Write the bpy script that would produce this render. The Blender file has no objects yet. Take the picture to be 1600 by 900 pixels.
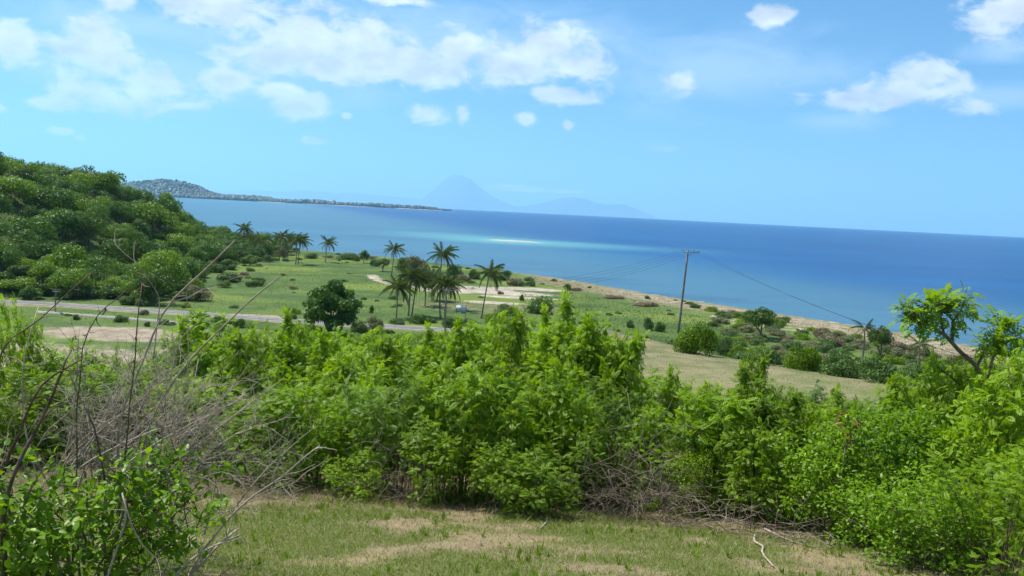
import bpy, math
import numpy as np
from mathutils import Matrix, Vector

# ------------------------------------------------------------------ camera
EYE = 22.5                       # metres above the sea
F = 1256.0                       # focal length in photo pixels (1600 wide)
PITCH, ROLL = math.radians(5.55), math.radians(2.8)
scn = bpy.context.scene
col = scn.collection
fw = np.array([0, math.cos(PITCH), -math.sin(PITCH)])
r0 = np.array([1.0, 0, 0]); u0 = np.array([0, math.sin(PITCH), math.cos(PITCH)])
rt = r0 * math.cos(ROLL) + u0 * math.sin(ROLL)
up = -r0 * math.sin(ROLL) + u0 * math.cos(ROLL)
cd = bpy.data.cameras.new('camera'); cam = bpy.data.objects.new('camera', cd); col.objects.link(cam)
cd.sensor_width = 36; cd.lens = 36 * F / 1600; cd.clip_start = 0.1; cd.clip_end = 200000
m = Matrix.Identity(4)
for i in range(3):
    m[i][0], m[i][1], m[i][2] = rt[i], up[i], -fw[i]
m[2][3] = EYE
cam.matrix_world = m
scn.camera = cam

def ray(px, py):
    d = fw + rt * (px - 800) / F + up * (450 - py) / F
    return d / np.linalg.norm(d)
def az_el(px, py):
    d = ray(px, py); return math.atan2(d[0], d[1]), math.asin(d[2])
def at_depth(px, py, Y):
    d = ray(px, py); return np.array([0, 0, EYE]) + d * (Y / d[1])

# ------------------------------------------------------------------ light
SUN_EL, SUN_AZ = math.radians(62), math.radians(-64)      # azimuth measured from +Y towards +X
scn.view_settings.view_transform = 'Standard'; scn.view_settings.look = 'None'
scn.view_settings.exposure = 0.8; scn.view_settings.gamma = 1.0
sl = bpy.data.lights.new('sun', 'SUN'); sl.energy = 5.0; sl.angle = math.radians(0.53); sl.color = (1, 0.955, 0.88)
sun = bpy.data.objects.new('sun', sl); col.objects.link(sun)
sd_ = Vector((math.cos(SUN_EL) * math.sin(SUN_AZ), math.cos(SUN_EL) * math.cos(SUN_AZ), math.sin(SUN_EL)))
sun.rotation_euler = sd_.to_track_quat('Z', 'Y').to_euler(); sun.location = (0, 0, 60)

class NT:
    """tiny node-tree helper"""
    def __init__(s, tree): s.t = tree; s.n = tree.nodes; s.l = tree.links
    def add(s, typ, **kw):
        n = s.n.new(typ)
        for k, v in kw.items(): setattr(n, k, v)
        return n
    def put(s, sock, v):
        if hasattr(v, 'is_output'): s.l.new(v, sock)
        else: sock.default_value = v
    def math(s, op, a, b=0.0, c=0.0, clamp=False):
        n = s.add('ShaderNodeMath', operation=op, use_clamp=clamp)
        for i, v in enumerate((a, b, c)): s.put(n.inputs[i], v)
        return n.outputs[0]
    def vmath(s, op, a, b=(0, 0, 0), c=(0, 0, 0)):
        n = s.add('ShaderNodeVectorMath', operation=op)
        s.put(n.inputs[0], a)
        if op not in ('LENGTH', 'NORMALIZE'): s.put(n.inputs[1], b)
        if op == 'MULTIPLY_ADD': s.put(n.inputs[2], c)
        return n.outputs['Value'] if op in ('LENGTH', 'DOT_PRODUCT') else n.outputs[0]
    def noise(s, vec, scale, detail=4, rough=0.55, dist=0.0):
        n = s.add('ShaderNodeTexNoise'); s.put(n.inputs['Vector'], vec)
        n.inputs['Scale'].default_value = scale; n.inputs['Detail'].default_value = detail
        n.inputs['Roughness'].default_value = rough; n.inputs['Distortion'].default_value = dist
        return n.outputs['Fac']
    def smooth(s, v, a, b, lo=0.0, hi=1.0):
        n = s.add('ShaderNodeMapRange', interpolation_type='SMOOTHSTEP')
        s.put(n.inputs['Value'], v)
        for k, x in (('From Min', a), ('From Max', b), ('To Min', lo), ('To Max', hi)): s.put(n.inputs[k], x)
        return n.outputs[0]
    def mix(s, f, a, b, blend='MIX'):
        n = s.add('ShaderNodeMix', data_type='RGBA', blend_type=blend)
        s.put(n.inputs[0], f)
        for k, v in ((6, a), (7, b)):
            s.put(n.inputs[k], v if hasattr(v, 'is_output') else (*v, 1.0))
        return n.outputs[2]

# ------------------------------------------------------------------ sky with cumulus clouds (by direction, all round)
world = bpy.data.worlds.new('World'); scn.world = world; world.use_nodes = True
w = NT(world.node_tree)
bg = w.n['Background']
sky = w.add('ShaderNodeTexSky', sky_type='NISHITA')
sky.sun_disc = False; sky.sun_elevation = SUN_EL; sky.sun_rotation = SUN_AZ % (2 * math.pi)
sky.altitude = 0; sky.air_density = 1.0; sky.dust_density = 0.3; sky.ozone_density = 2.5
geo = w.add('ShaderNodeTexCoord')
sep = w.add('ShaderNodeSeparateXYZ'); w.l.new(geo.outputs['Generated'], sep.inputs[0])
uu = w.math('ARCTAN2', sep.outputs[0], sep.outputs[1])
vv = w.math('ARCSINE', w.math('MINIMUM', w.math('MAXIMUM', sep.outputs[2], -1.0), 1.0))
cmb = w.add('ShaderNodeCombineXYZ'); w.l.new(uu, cmb.inputs[0]); w.l.new(vv, cmb.inputs[1])
P = cmb.outputs[0]
CUM = [(500,60,100,42),(435,88,70,34),(585,82,75,36),(650,108,75,28),(715,82,38,34),(800,95,75,38),(862,72,55,36),(905,100,45,32),(880,149,58,15),
       (540,105,120,26),(145,76,62,38),(20,70,40,27),(245,138,52,32),(150,148,45,20),(105,163,42,10),(280,165,30,9),(365,128,45,18),(470,162,48,24),(430,142,40,16),
       (340,6,105,30),(190,4,25,12),(610,0,60,9),(668,180,31,15),(724,177,11,15),(823,188,18,11),(887,195,9,7),(490,220,20,7),(98,205,15,5),(125,216,8,4),(-8,168,12,6),
       (542,181,9,5),(1385,148,95,20),(1440,118,42,26),(1325,152,40,14),(1570,20,48,38),(1530,165,24,13),(1205,25,26,16),(1060,128,26,17),(800,294,60,6),(880,299,45,4)]
VEIL = [(1120,110,200,62),(760,70,330,62),(300,110,300,58),(1310,192,75,18),(1560,80,60,20),(1560,150,90,18),(220,40,200,32),(1040,232,28,6)]
rng = np.random.default_rng(5)
EXTRA, EXTRAV = [], []
def wrap(a): return a - 2 * math.pi if a > math.pi else a
def field(blobs, extra):
    cur = None
    allb = [(*az_el(x, y), rx / F, ry / F) for x, y, rx, ry in blobs] + [(wrap(a), e, ra, rb) for a, e, ra, rb in extra]
    for a, e, ra, rb in allb:
        ln = w.vmath('LENGTH', w.vmath('MULTIPLY_ADD', P, (1 / ra, 1 / rb, 0), (-a / ra, -e / rb, 0)))
        if cur is None: cur = ln
        else:
            n = w.add('ShaderNodeMath', operation='SMOOTH_MIN'); w.put(n.inputs[0], cur); w.put(n.inputs[1], ln); n.inputs[2].default_value = 0.3
            cur = n.outputs[0]
    return cur
Pn = w.vmath('MULTIPLY', P, (1.0, 1.7, 1.0))
n1 = w.noise(Pn, 24.0, 10, 0.6, 0.3)
fcum = field(CUM, EXTRA)
# the rest of the sky, outside the picture, carries the same kind of clouds
ncov = w.noise(w.vmath('MULTIPLY', geo.outputs['Generated'], (1.0, 1.0, 2.2)), 3.2, 3, 0.55)
off = w.smooth(w.math('ABSOLUTE', uu), 0.62, 0.78, 3.0, 0.0)
over = w.math('MINIMUM', off, w.smooth(vv, 0.33, 0.42, 3.0, 0.0))
fcum = w.math('MINIMUM', fcum, w.math('ADD', w.math('MULTIPLY', w.math('SUBTRACT', 0.64, ncov), 9.0), over))
dens = w.math('ADD', w.math('SUBTRACT', 1.22, fcum), w.math('MULTIPLY', w.math('SUBTRACT', n1, 0.5), 3.1))
alpha = w.smooth(dens, -0.1, 0.8)
fveil = field(VEIL, EXTRAV)
n3 = w.noise(w.vmath('MULTIPLY', P, (1.0, 3.0, 1.0)), 9.0, 8, 0.62, 0.6)
dv = w.math('ADD', w.math('SUBTRACT', 1.15, fveil), w.math('MULTIPLY', w.math('SUBTRACT', n3, 0.5), 2.2))
aveil = w.smooth(dv, -0.2, 1.15, 0.0, 0.74)
r1 = w.noise(Pn, 15.0, 5, 0.5, 0.1); r2 = w.noise(w.vmath('ADD', Pn, (0.010, -0.034, 0.0)), 15.0, 5, 0.5, 0.1)
relief = w.math('MULTIPLY', w.math('SUBTRACT', r1, r2), 1.0)
core = w.smooth(dens, 0.3, 1.6, 0.08, -0.04)
lum = w.math('ADD', w.math('ADD', 0.90, relief), core)
SKYSTR = 0.065
tint = w.mix(1.0, sky.outputs[0], (0.55, 0.92, 1.18), 'MULTIPLY')
cl = w.vmath('SCALE', (0.56 / SKYSTR, 0.58 / SKYSTR, 0.62 / SKYSTR))
cn = cl.node; w.put(cn.inputs['Scale'], lum)
vl = (0.32 / SKYSTR, 0.44 / SKYSTR, 0.58 / SKYSTR)
s1 = w.mix(aveil, tint, vl)
s2 = w.mix(w.math('MULTIPLY', alpha, 0.95), s1, cl)
w.l.new(s2, bg.inputs['Color']); bg.inputs['Strength'].default_value = SKYSTR

scn.cycles.max_bounces = 8; scn.cycles.transparent_max_bounces = 8; scn.cycles.volume_bounces = 1
world.cycles.sampling_method = 'MANUAL'; world.cycles.sample_map_resolution = 256

# ------------------------------------------------------------------ numpy helpers
def vnoise(x, y, seed=0):
    xi = np.floor(x).astype(np.int64); yi = np.floor(y).astype(np.int64); fx = x - xi; fy = y - yi
    fx = fx * fx * (3 - 2 * fx); fy = fy * fy * (3 - 2 * fy)
    def h(a, b):
        n = (a * 374761393 + b * 668265263 + seed * 1442695041) & 0xffffffff
        n = ((n ^ (n >> 13)) * 1274126177) & 0xffffffff
        return ((n ^ (n >> 16)) & 0xffff) / 65535.0
    a = h(xi, yi); b = h(xi + 1, yi); c = h(xi, yi + 1); d = h(xi + 1, yi + 1)
    return (a * (1 - fx) + b * fx) * (1 - fy) + (c * (1 - fx) + d * fx) * fy
def fbm(x, y, oct=4, seed=0):
    s = 0; a = 0.5; t = 0
    for i in range(oct):
        s = s + a * vnoise(x * 2 ** i, y * 2 ** i, seed + i); t += a; a *= 0.5
    return s / t
def S(t):
    t = np.clip(t, 0, 1); return t * t * (3 - 2 * t)

def mesh(name, V, faces, mat=None, var=None, attrs=None, smooth=False):
    """V (n,3); faces = list of int arrays (k,3) or (k,4)"""
    me = bpy.data.meshes.new(name)
    V = np.asarray(V, np.float32)
    faces = [np.asarray(f, np.int32) for f in faces if len(f)]
    me.vertices.add(len(V)); me.vertices.foreach_set('co', V.ravel())
    nl = sum(f.size for f in faces); nf = sum(len(f) for f in faces)
    me.loops.add(nl); me.polygons.add(nf)
    me.loops.foreach_set('vertex_index', np.concatenate([f.ravel() for f in faces]))
    tot = np.concatenate([np.full(len(f), f.shape[1], np.int32) for f in faces])
    st = np.concatenate([[0], np.cumsum(tot)[:-1]]).astype(np.int32)
    me.polygons.foreach_set('loop_start', st); me.polygons.foreach_set('loop_total', tot)
    if smooth: me.polygons.foreach_set('use_smooth', np.ones(nf, bool))
    ad = dict(attrs or {})
    if var is not None: ad['var'] = var
    for k, v in ad.items():
        at = me.attributes.new(k, 'FLOAT', 'POINT'); at.data.foreach_set('value', np.asarray(v, np.float32))
    me.update(calc_edges=True)
    if mat: me.materials.append(mat)
    return me

class MB:
    """collects pieces into one mesh"""
    def __init__(s): s.V = []; s.T = []; s.Q = []; s.var = []; s.n = 0
    def add(s, V, tris=None, quads=None, var=0.5):
        V = np.asarray(V, float)
        if tris is not None and len(tris): s.T.append(np.asarray(tris) + s.n)
        if quads is not None and len(quads): s.Q.append(np.asarray(quads) + s.n)
        s.V.append(V); s.var.append(np.broadcast_to(var, (len(V),))); s.n += len(V)
    def tube(s, pts, rad, sides=5, var=0.5, cap=True):
        pts = np.asarray(pts, float); n = len(pts)
        rad = np.broadcast_to(np.asarray(rad, float), (n,)) if np.ndim(rad) else np.full(n, rad)
        t = np.gradient(pts, axis=0); t /= np.linalg.norm(t, axis=1)[:, None] + 1e-9
        ref = np.array([0.31, 0.87, 0.38]) if abs(t[0][2]) > 0.8 else np.array([0, 0, 1.0])
        a = np.cross(t, ref); a /= np.linalg.norm(a, axis=1)[:, None] + 1e-9
        b = np.cross(t, a)
        th = np.arange(sides) * 2 * math.pi / sides
        V = pts[:, None] + rad[:, None, None] * (np.cos(th)[None, :, None] * a[:, None] + np.sin(th)[None, :, None] * b[:, None])
        V = V.reshape(-1, 3)
        i = np.arange(n - 1)[:, None] * sides; j = np.arange(sides)[None]; k = (j + 1) % sides
        q = np.stack([i + j, i + k, i + sides + k, i + sides + j], -1).reshape(-1, 4)
        tr = []
        if cap:
            tr = [(0, x + 1, x) for x in range(1, sides - 1)] + [((n - 1) * sides, (n - 1) * sides + x, (n - 1) * sides + x + 1) for x in range(1, sides - 1)]
        s.add(V, tr, q, var)
    def box(s, c, half, var=0.5, R=None):
        v = np.array([[x, y, z] for x in (-1, 1) for y in (-1, 1) for z in (-1, 1)], float) * half
        if R is not None: v = v @ np.asarray(R).T
        s.add(v + np.asarray(c), None, [(0, 1, 3, 2), (4, 6, 7, 5), (0, 4, 5, 1), (2, 3, 7, 6), (0, 2, 6, 4), (1, 5, 7, 3)], var)
    def mesh(s, name, mat, smooth=False):
        f = []
        if s.T: f.append(np.concatenate(s.T))
        if s.Q: f.append(np.concatenate(s.Q))
        return mesh(name, np.concatenate(s.V), f, mat, np.concatenate(s.var), smooth=smooth)

def obj(name, me, parent=None, loc=None):
    o = bpy.data.objects.new(name, me); col.objects.link(o)
    if parent is not None: o.parent = parent
    if loc is not None: o.location = [float(v) for v in loc]
    return o
def tag(o, label, cat, group=None):
    o['label'] = label; o['category'] = cat
    if group: o['group'] = group
    return o
def thing(name, label, cat, loc=(0, 0, 0), rz=0, scale=(1, 1, 1), group=None):
    o = bpy.data.objects.new(name, None); col.objects.link(o); o.empty_display_size = 0.3
    o.location = [float(v) for v in loc]; o.rotation_euler = (0, 0, float(rz)); o.scale = [float(v) for v in scale]
    return tag(o, label, cat, group)
def kind(o, k): o['kind'] = k; return o
# ------------------------------------------------------------------ materials
def new_mat(name):
    mt = bpy.data.materials.new(name); mt.use_nodes = True
    t = NT(mt.node_tree); return mt, t, t.n['Principled BSDF'], t.n['Material Output']
def attr(t, name):
    n = t.add('ShaderNodeAttribute'); n.attribute_name = name; return n.outputs['Fac']
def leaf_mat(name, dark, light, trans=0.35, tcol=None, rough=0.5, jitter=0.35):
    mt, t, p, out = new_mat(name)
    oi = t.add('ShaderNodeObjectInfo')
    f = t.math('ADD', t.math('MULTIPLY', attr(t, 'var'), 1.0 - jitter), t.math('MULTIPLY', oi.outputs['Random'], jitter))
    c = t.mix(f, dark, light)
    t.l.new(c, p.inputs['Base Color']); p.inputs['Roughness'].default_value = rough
    p.inputs['Specular IOR Level'].default_value = 0.25
    tr = t.add('ShaderNodeBsdfTranslucent')
    tc = t.mix(1.0, c, tcol or (1.5, 1.45, 0.6), 'MULTIPLY'); t.l.new(tc, tr.inputs['Color'])
    mx = t.add('ShaderNodeMixShader'); mx.inputs[0].default_value = trans
    t.l.new(p.outputs[0], mx.inputs[1]); t.l.new(tr.outputs[0], mx.inputs[2]); t.l.new(mx.outputs[0], out.inputs['Surface'])
    return mt
def plain_mat(name, c1, c2, scale=6.0, rough=0.85, bump=0.0, spec=0.2, usevar=0.0):
    mt, t, p, out = new_mat(name)
    tc = t.add('ShaderNodeTexCoord').outputs['Object']
    f = t.noise(tc, scale, 5, 0.6)
    f = t.smooth(f, 0.3, 0.7)
    if usevar: f = t.math('ADD', t.math('MULTIPLY', f, 1 - usevar), t.math('MULTIPLY', attr(t, 'var'), usevar))
    t.l.new(t.mix(f, c1, c2), p.inputs['Base Color']); p.inputs['Roughness'].default_value = rough
    p.inputs['Specular IOR Level'].default_value = spec
    if bump:
        b = t.add('ShaderNodeBump'); b.inputs['Strength'].default_value = bump; b.inputs['Distance'].default_value = 0.05
        t.l.new(t.noise(tc, scale * 3, 5, 0.6), b.inputs['Height']); t.l.new(b.outputs[0], p.inputs['Normal'])
    return mt
M = {}
M['leaf_lime'] = leaf_mat('leaf_lime', (0.060, 0.140, 0.004), (0.225, 0.365, 0.008), 0.45)
M['leaf_mid'] = leaf_mat('leaf_mid', (0.052, 0.115, 0.005), (0.175, 0.285, 0.009), 0.42)
M['leaf_broad'] = leaf_mat('leaf_broad', (0.055, 0.135, 0.005), (0.185, 0.325, 0.010), 0.42, rough=0.4)
M['leaf_fine'] = leaf_mat('leaf_fine', (0.045, 0.105, 0.008), (0.120, 0.215, 0.016), 0.42)
M['leaf_hill'] = leaf_mat('leaf_hill', (0.036, 0.096, 0.013), (0.094, 0.182, 0.024), 0.32)
M['leaf_hill_light'] = leaf_mat('leaf_hill_light', (0.072, 0.155, 0.013), (0.155, 0.255, 0.022), 0.36)
M['leaf_dark'] = leaf_mat('leaf_dark', (0.030, 0.072, 0.010), (0.078, 0.145, 0.016), 0.3)
M['leaf_shrub'] = leaf_mat('leaf_shrub', (0.048, 0.098, 0.024), (0.098, 0.172, 0.040), 0.28)
M['leaf_grey'] = leaf_mat('leaf_grey', (0.10, 0.115, 0.05), (0.19, 0.19, 0.10), 0.2)
M['leaf_brown'] = leaf_mat('leaf_brown', (0.12, 0.095, 0.055), (0.22, 0.175, 0.11), 0.2, (1.2, 1.1, 0.8))
M['leaf_rust'] = leaf_mat('leaf_rust', (0.20, 0.10, 0.03), (0.32, 0.22, 0.06), 0.3, (1.2, 1.0, 0.7))
M['frond'] = leaf_mat('frond', (0.042, 0.075, 0.016), (0.105, 0.145, 0.030), 0.3, rough=0.35)
M['frond_old'] = leaf_mat('frond_old', (0.13, 0.11, 0.04), (0.24, 0.19, 0.08), 0.25, (1.2, 1.1, 0.7))
M['blade'] = leaf_mat('blade', (0.090, 0.150, 0.016), (0.190, 0.265, 0.034), 0.38)
M['blade_dry'] = leaf_mat('blade_dry', (0.17, 0.15, 0.07), (0.32, 0.27, 0.14), 0.25, (1.1, 1.05, 0.8))
M['meadow'] = leaf_mat('meadow', (0.075, 0.125, 0.024), (0.13, 0.185, 0.038), 0.3)
M['bark'] = plain_mat('bark', (0.10, 0.075, 0.05), (0.20, 0.16, 0.12), 14, bump=0.4)
M['bark_palm'] = plain_mat('bark_palm', (0.13, 0.11, 0.09), (0.24, 0.21, 0.17), 5, bump=0.3)
M['dead_pale'] = plain_mat('dead_pale', (0.15, 0.12, 0.092), (0.42, 0.36, 0.29), 9, bump=0.3, usevar=0.45)
M['dead_dark'] = plain_mat('dead_dark', (0.045, 0.032, 0.022), (0.15, 0.115, 0.085), 9, bump=0.3, usevar=0.3)
M['dead_mid'] = plain_mat('dead_mid', (0.10, 0.075, 0.055), (0.25, 0.20, 0.155), 9, bump=0.3, usevar=0.4)
M['stem_green'] = plain_mat('stem_green', (0.10, 0.085, 0.04), (0.17, 0.16, 0.08), 12)
M['concrete'] = plain_mat('concrete', (0.26, 0.25, 0.225), (0.38, 0.365, 0.33), 3, bump=0.1)
M['pole'] = plain_mat('pole', (0.13, 0.12, 0.11), (0.22, 0.20, 0.185), 4)
M['metal'] = plain_mat('metal', (0.14, 0.14, 0.14), (0.25, 0.25, 0.25), 8, 0.5, spec=0.5)
M['porcelain'] = plain_mat('porcelain', (0.10, 0.08, 0.07), (0.17, 0.13, 0.11), 8, 0.25, spec=0.5)
M['wire'] = plain_mat('wire', (0.03, 0.03, 0.035), (0.05, 0.05, 0.055), 4, 0.6)
M['sign_face'] = plain_mat('sign_face', (0.50, 0.58, 0.64), (0.64, 0.70, 0.74), 1.2, 0.5)
M['boat'] = plain_mat('boat', (0.10, 0.09, 0.085), (0.18, 0.16, 0.15), 1, 0.6)

# ------------------------------------------------------------------ terrain
SHORE = np.array([(-900, 520), (-500, 420), (-220, 372), (-150, 362), (-122, 352), (-92, 331), (-50, 312), (-18, 283), (12, 254), (41, 209), (59, 185), (79, 158), (100, 110), (125, 40), (170, -120), (260, -400)], float)
def shore_dist(x, y):
    best = np.full(np.shape(x), 1e9)
    for a, b in zip(SHORE[:-1], SHORE[1:]):
        d = b - a; t = np.clip(((x - a[0]) * d[0] + (y - a[1]) * d[1]) / (d @ d), 0, 1)
        best = np.minimum(best, np.hypot(x - a[0] - t * d[0], y - a[1] - t * d[1]))
    ys = np.interp(x, SHORE[:, 0], SHORE[:, 1])
    best = best + 2.2 * (fbm(x / 9.0, y / 9.0, 3, 91) - 0.5) * np.clip(1 - best / 40, 0, 1)
    return np.where(y < ys, best, -best)
KEDGE = np.array([(-30, 92), (-6, 84), (5, 80), (9.5, 74), (14, 62), (17.5, 56), (21, 52.5), (25, 49.5), (33, 45), (46, 38), (70, 28)], float)
def hgt(x, y):
    x = np.asarray(x, float); y = np.asarray(y, float)
    sd = shore_dist(x, y)
    z = np.interp(sd, [-80, -12, 0, 5, 20, 60, 140], [-5, -0.9, -0.05, 0.75, 1.45, 1.9, 2.3])
    z = z + 0.5 * (fbm(x / 22, y / 22, 3, 7) - 0.5) * np.clip(sd / 25, 0, 1)
    yy = y + 5 * (fbm(x / 18, y / 18, 2, 3) - 0.5) * np.clip((y - 14) / 20, 0, 1)
    z1 = np.interp(yy, [-80, -20, 0, 6.5, 11, 14, 86, 98], [24, 22.6, 20.95, 19.45, 18.45, 17.7, 1.5, -3])
    z1 = z1 + 0.10 * (fbm(x / 1.7, y / 1.7, 3, 21) - 0.5) + 0.55 * (fbm(x / 9, y / 9, 2, 23) - 0.5) * np.clip((np.hypot(x, y - 8) - 4) / 10, 0, 1)
    ke = y - np.interp(x, KEDGE[:, 0], KEDGE[:, 1])
    ke = ke * 0.75
    z2 = EYE - (8.7 + (y - 40) * 0.046) - np.interp(ke, [-6, 0, 3, 14, 26], [0, 0.35, 1.2, 6.0, 11]) - np.interp(x, [-14, 4], [9, 0]) + 0.35 * (fbm(x / 11, y / 11, 3, 31) - 0.5)
    z3 = 2 + 20.5 * S((-x - 84 + 10 * (fbm(y / 30, x / 60, 2, 41) - 0.5)) / 52) * S((y - 118) / 45) * S((338 - y) / 105)
    z3 = np.where(sd > 0, z3, -9)
    def smax(a, b, k):
        h = np.clip(0.5 + 0.5 * (a - b) / k, 0, 1); return b + (a - b) * h + k * h * (1 - h)
    zh = smax(z1, z2, 0.8)
    z = smax(z, zh, 1.2) - 0.0
    return smax(z, z3, 0.6)
def hg(x, y): return float(hgt(np.array([x]), np.array([y]))[0])
_T = np.concatenate([np.arange(3, 40, 0.1), np.arange(40, 450, 0.4)])
def ground_at(px, py, tmin=3.0):
    """the point of the terrain seen at a photo pixel"""
    d = ray(px, py); t = _T[_T >= tmin]
    X = d[0] * t; Y = d[1] * t; Z = EYE + d[2] * t
    hit = np.nonzero(Z < np.maximum(hgt(X, Y), 0))[0]
    i = hit[0] if len(hit) else len(t) - 1
    return np.array([X[i], Y[i], max(float(hgt(X[i:i+1], Y[i:i+1])[0]), 0)])
def spaced(lo, hi, fine0, fine1, d0, dmax, g):
    """grid lines: step d0 between fine0 and fine1, growing by g outside up to dmax(dist)"""
    r = list(np.arange(fine0, fine1 + 1e-6, d0))
    d = d0; v = r[-1]
    while v < hi: d = min(d * g, dmax); v += d; r.append(v)
    d = d0; v = r[0]; l = []
    while v > lo: d = min(d * g, dmax); v -= d; l.append(v)
    return np.array(l[::-1] + r)
xs = spaced(-330, 230, -9, 10, 0.16, 1.5, 1.06)
ys = spaced(-60, 400, 4.5, 13.5, 0.16, 1.4, 1.05)
GX, GY = np.meshgrid(xs, ys)
GZ = hgt(GX.ravel(), GY.ravel())
gx, gy = GX.ravel(), GY.ravel()
SDG = shore_dist(gx, gy)
def ell(cx, cy, rx, ry, a=0.0):
    c, s = math.cos(a), math.sin(a); u = (gx - cx) * c + (gy - cy) * s; v = -(gx - cx) * s + (gy - cy) * c
    return np.clip(1.6 * (1.15 - np.hypot(u / rx, v / ry)), 0, 1)
def ellpx(px, py, rx, ry, a=0.0):
    g = ground_at(px, py); return ell(g[0], g[1], rx, ry, a)
# colour zones: bare pale sand, dry straw grass, brown soil
A_sand = np.interp(SDG, [-8, 0, 1.5, 3.5], [.8, .7, 0.3, 0.0])
for a in [(745, 452, 12, 9), (790, 458, 15, 6), (830, 452, 11, 5), (770, 473, 8, 3.0), (700, 455, 8, 5), (810, 465, 12, 3)]: A_sand = np.maximum(A_sand, ellpx(*a) * 0.95)
for a in [(1130, 497, 5, 9), (1170, 505, 8, 7), (1240, 515, 6, 5), (960, 462, 10, 1.5, -1.0), (1010, 475, 9, 1.5, -1.0), (1050, 490, 8, 1.5, -1.0)]: A_sand = np.maximum(A_sand, ellpx(*a) * 0.42)
trail = [ground_at(580, 430), ground_at(588, 436), ground_at(600, 441), ground_at(620, 446), ground_at(655, 450), ground_at(700, 455)]
for a, b in zip(trail[:-1], trail[1:]):
    d = (b - a)[:2]; t = np.clip(((gx - a[0]) * d[0] + (gy - a[1]) * d[1]) / (d @ d), 0, 1)
    A_sand = np.maximum(A_sand, np.clip(1.5 - np.hypot(gx - a[0] - t * d[0], gy - a[1] - t * d[1]) / 1.6, 0, 0.85))
A_dry = np.zeros_like(gx)
# shore strip of withered scrub east of the palms
A_dry = np.maximum(A_dry, np.interp(SDG, [0, 3, 13, 24], [0.6, 1, 0.8, 0.0]) * S((gx + 12) / 30))
A_dry = np.maximum(A_dry, ellpx(770, 480, 26, 14) * 0.5)
knoll = np.interp((gy - np.interp(gx, KEDGE[:, 0], KEDGE[:, 1])) * .75, [-3, 4], [1, 0]) * np.interp(gx, [-2, 6], [0, 1]) * np.interp(gy, [24, 30], [0, 1])
A_dry = np.maximum(A_dry, knoll * 0.62)
A_dry = np.maximum(A_dry, ellpx(400, 495, 7, 4) * 0.7)
A_soil = np.zeros_like(gx)
A_soil = np.maximum(A_soil, ellpx(185, 522, 13, 7))
A_soil = np.maximum(A_soil, ellpx(20, 560, 20, 12) * 0.95)
A_soil = np.maximum(A_soil, ellpx(300, 550, 8, 6) * 0.6)
A_soil = np.maximum(A_soil, ellpx(405, 494, 6, 2.5) * 0.9)
A_soil = np.maximum(A_soil, np.interp(SDG, [1, 5, 13, 20], [0, .6, .5, 0]) * S((gx - 5) / 30))
hillmask = np.interp(gx, [-95, -84], [1, 0]) * np.interp(gy, [125, 150], [0, 1])
# foreground terrace: patchy turf on bare earth
near = np.interp(gy, [14, 17], [1, 0]) * np.interp(np.abs(gx), [22, 30], [1, 0])
def turf(x, y):
    """how green the foreground turf is, 0..1"""
    n = fbm(x / 1.1 + 3, y / 0.6, 4, 55) + 0.6 * (fbm(x / 0.35, y / 0.3, 2, 57) - 0.5)
    t = np.clip((n - 0.42) * 2.6 + 0.5, 0.08, 1)
    base = np.interp(y - 0.16 * x, [7, 8.6, 9.4, 10.4], [1, 1, 0.8, 0.2])
    dryr = np.interp(x, [1.5, 5], [1.0, 0.55])
    return t * base * dryr
A_turf = turf(gx, gy)
nx, ny = len(xs), len(ys)
ii = (np.arange(ny - 1)[:, None] * nx + np.arange(nx - 1)[None]).ravel()
quads = np.stack([ii, ii + 1, ii + nx + 1, ii + nx], -1)
mt, t, p, out = new_mat('ground_mat')
pos = t.add('ShaderNodeNewGeometry').outputs['Position']
nbig = t.noise(pos, 0.05, 5, 0.6); nmid = t.noise(pos, 0.45, 6, 0.65); nfine = t.noise(pos, 7.0, 6, 0.7); nlow = t.noise(pos, 0.018, 3, 0.5)
def thr(a, soft=0.22, amp=0.55):
    v = t.math('ADD', a, t.math('MULTIPLY', t.math('SUBTRACT', nmid, 0.5), amp * 2))
    return t.smooth(v, 0.5 - soft, 0.5 + soft)
green = t.mix(t.smooth(nbig, 0.35, 0.65), (0.036, 0.080, 0.020), (0.085, 0.140, 0.030))
green = t.mix(t.smooth(nmid, 0.4, 0.75, 0, 0.6), green, (0.10, 0.135, 0.045))
green = t.mix(t.smooth(t.noise(t.vmath('MULTIPLY', pos, (0.6, 1.0, 1.0)), 0.035, 4, 0.6), 0.5, 0.62, 0, 0.75), green, (0.135, 0.185, 0.035))
green = t.mix(t.smooth(t.noise(t.vmath('MULTIPLY', pos, (0.7, 1.3, 1.0)), 0.06, 5, 0.65), 0.54, 0.66, 0, 0.7), green, (0.035, 0.07, 0.022))
dryc = t.mix(t.smooth(nmid, 0.3, 0.7), (0.150, 0.142, 0.074), (0.215, 0.190, 0.110))
dryc = t.mix(t.smooth(nbig, 0.45, 0.7, 0, 0.6), dryc, (0.125, 0.135, 0.05))
soilc = t.mix(t.smooth(nmid, 0.3, 0.7), (0.19, 0.155, 0.112), (0.31, 0.265, 0.20))
sandc = t.mix(t.smooth(nmid, 0.35, 0.7), (0.27, 0.235, 0.185), (0.43, 0.385, 0.315))
c = t.mix(thr(attr(t, 'dry'), 0.3), green, dryc)
c = t.mix(thr(attr(t, 'soil'), 0.25), c, soilc)
c = t.mix(thr(attr(t, 'sand'), 0.2), c, sandc)
c = t.mix(t.math('MULTIPLY', attr(t, 'hill'), 0.85), c, (0.048, 0.075, 0.022))
earth = t.mix(t.smooth(nfine, 0.3, 0.7), (0.165, 0.125, 0.078), (0.30, 0.235, 0.15))
earth = t.mix(t.smooth(t.noise(pos, 1.3, 4, 0.6), 0.4, 0.7), earth, (0.23, 0.19, 0.10))
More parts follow.
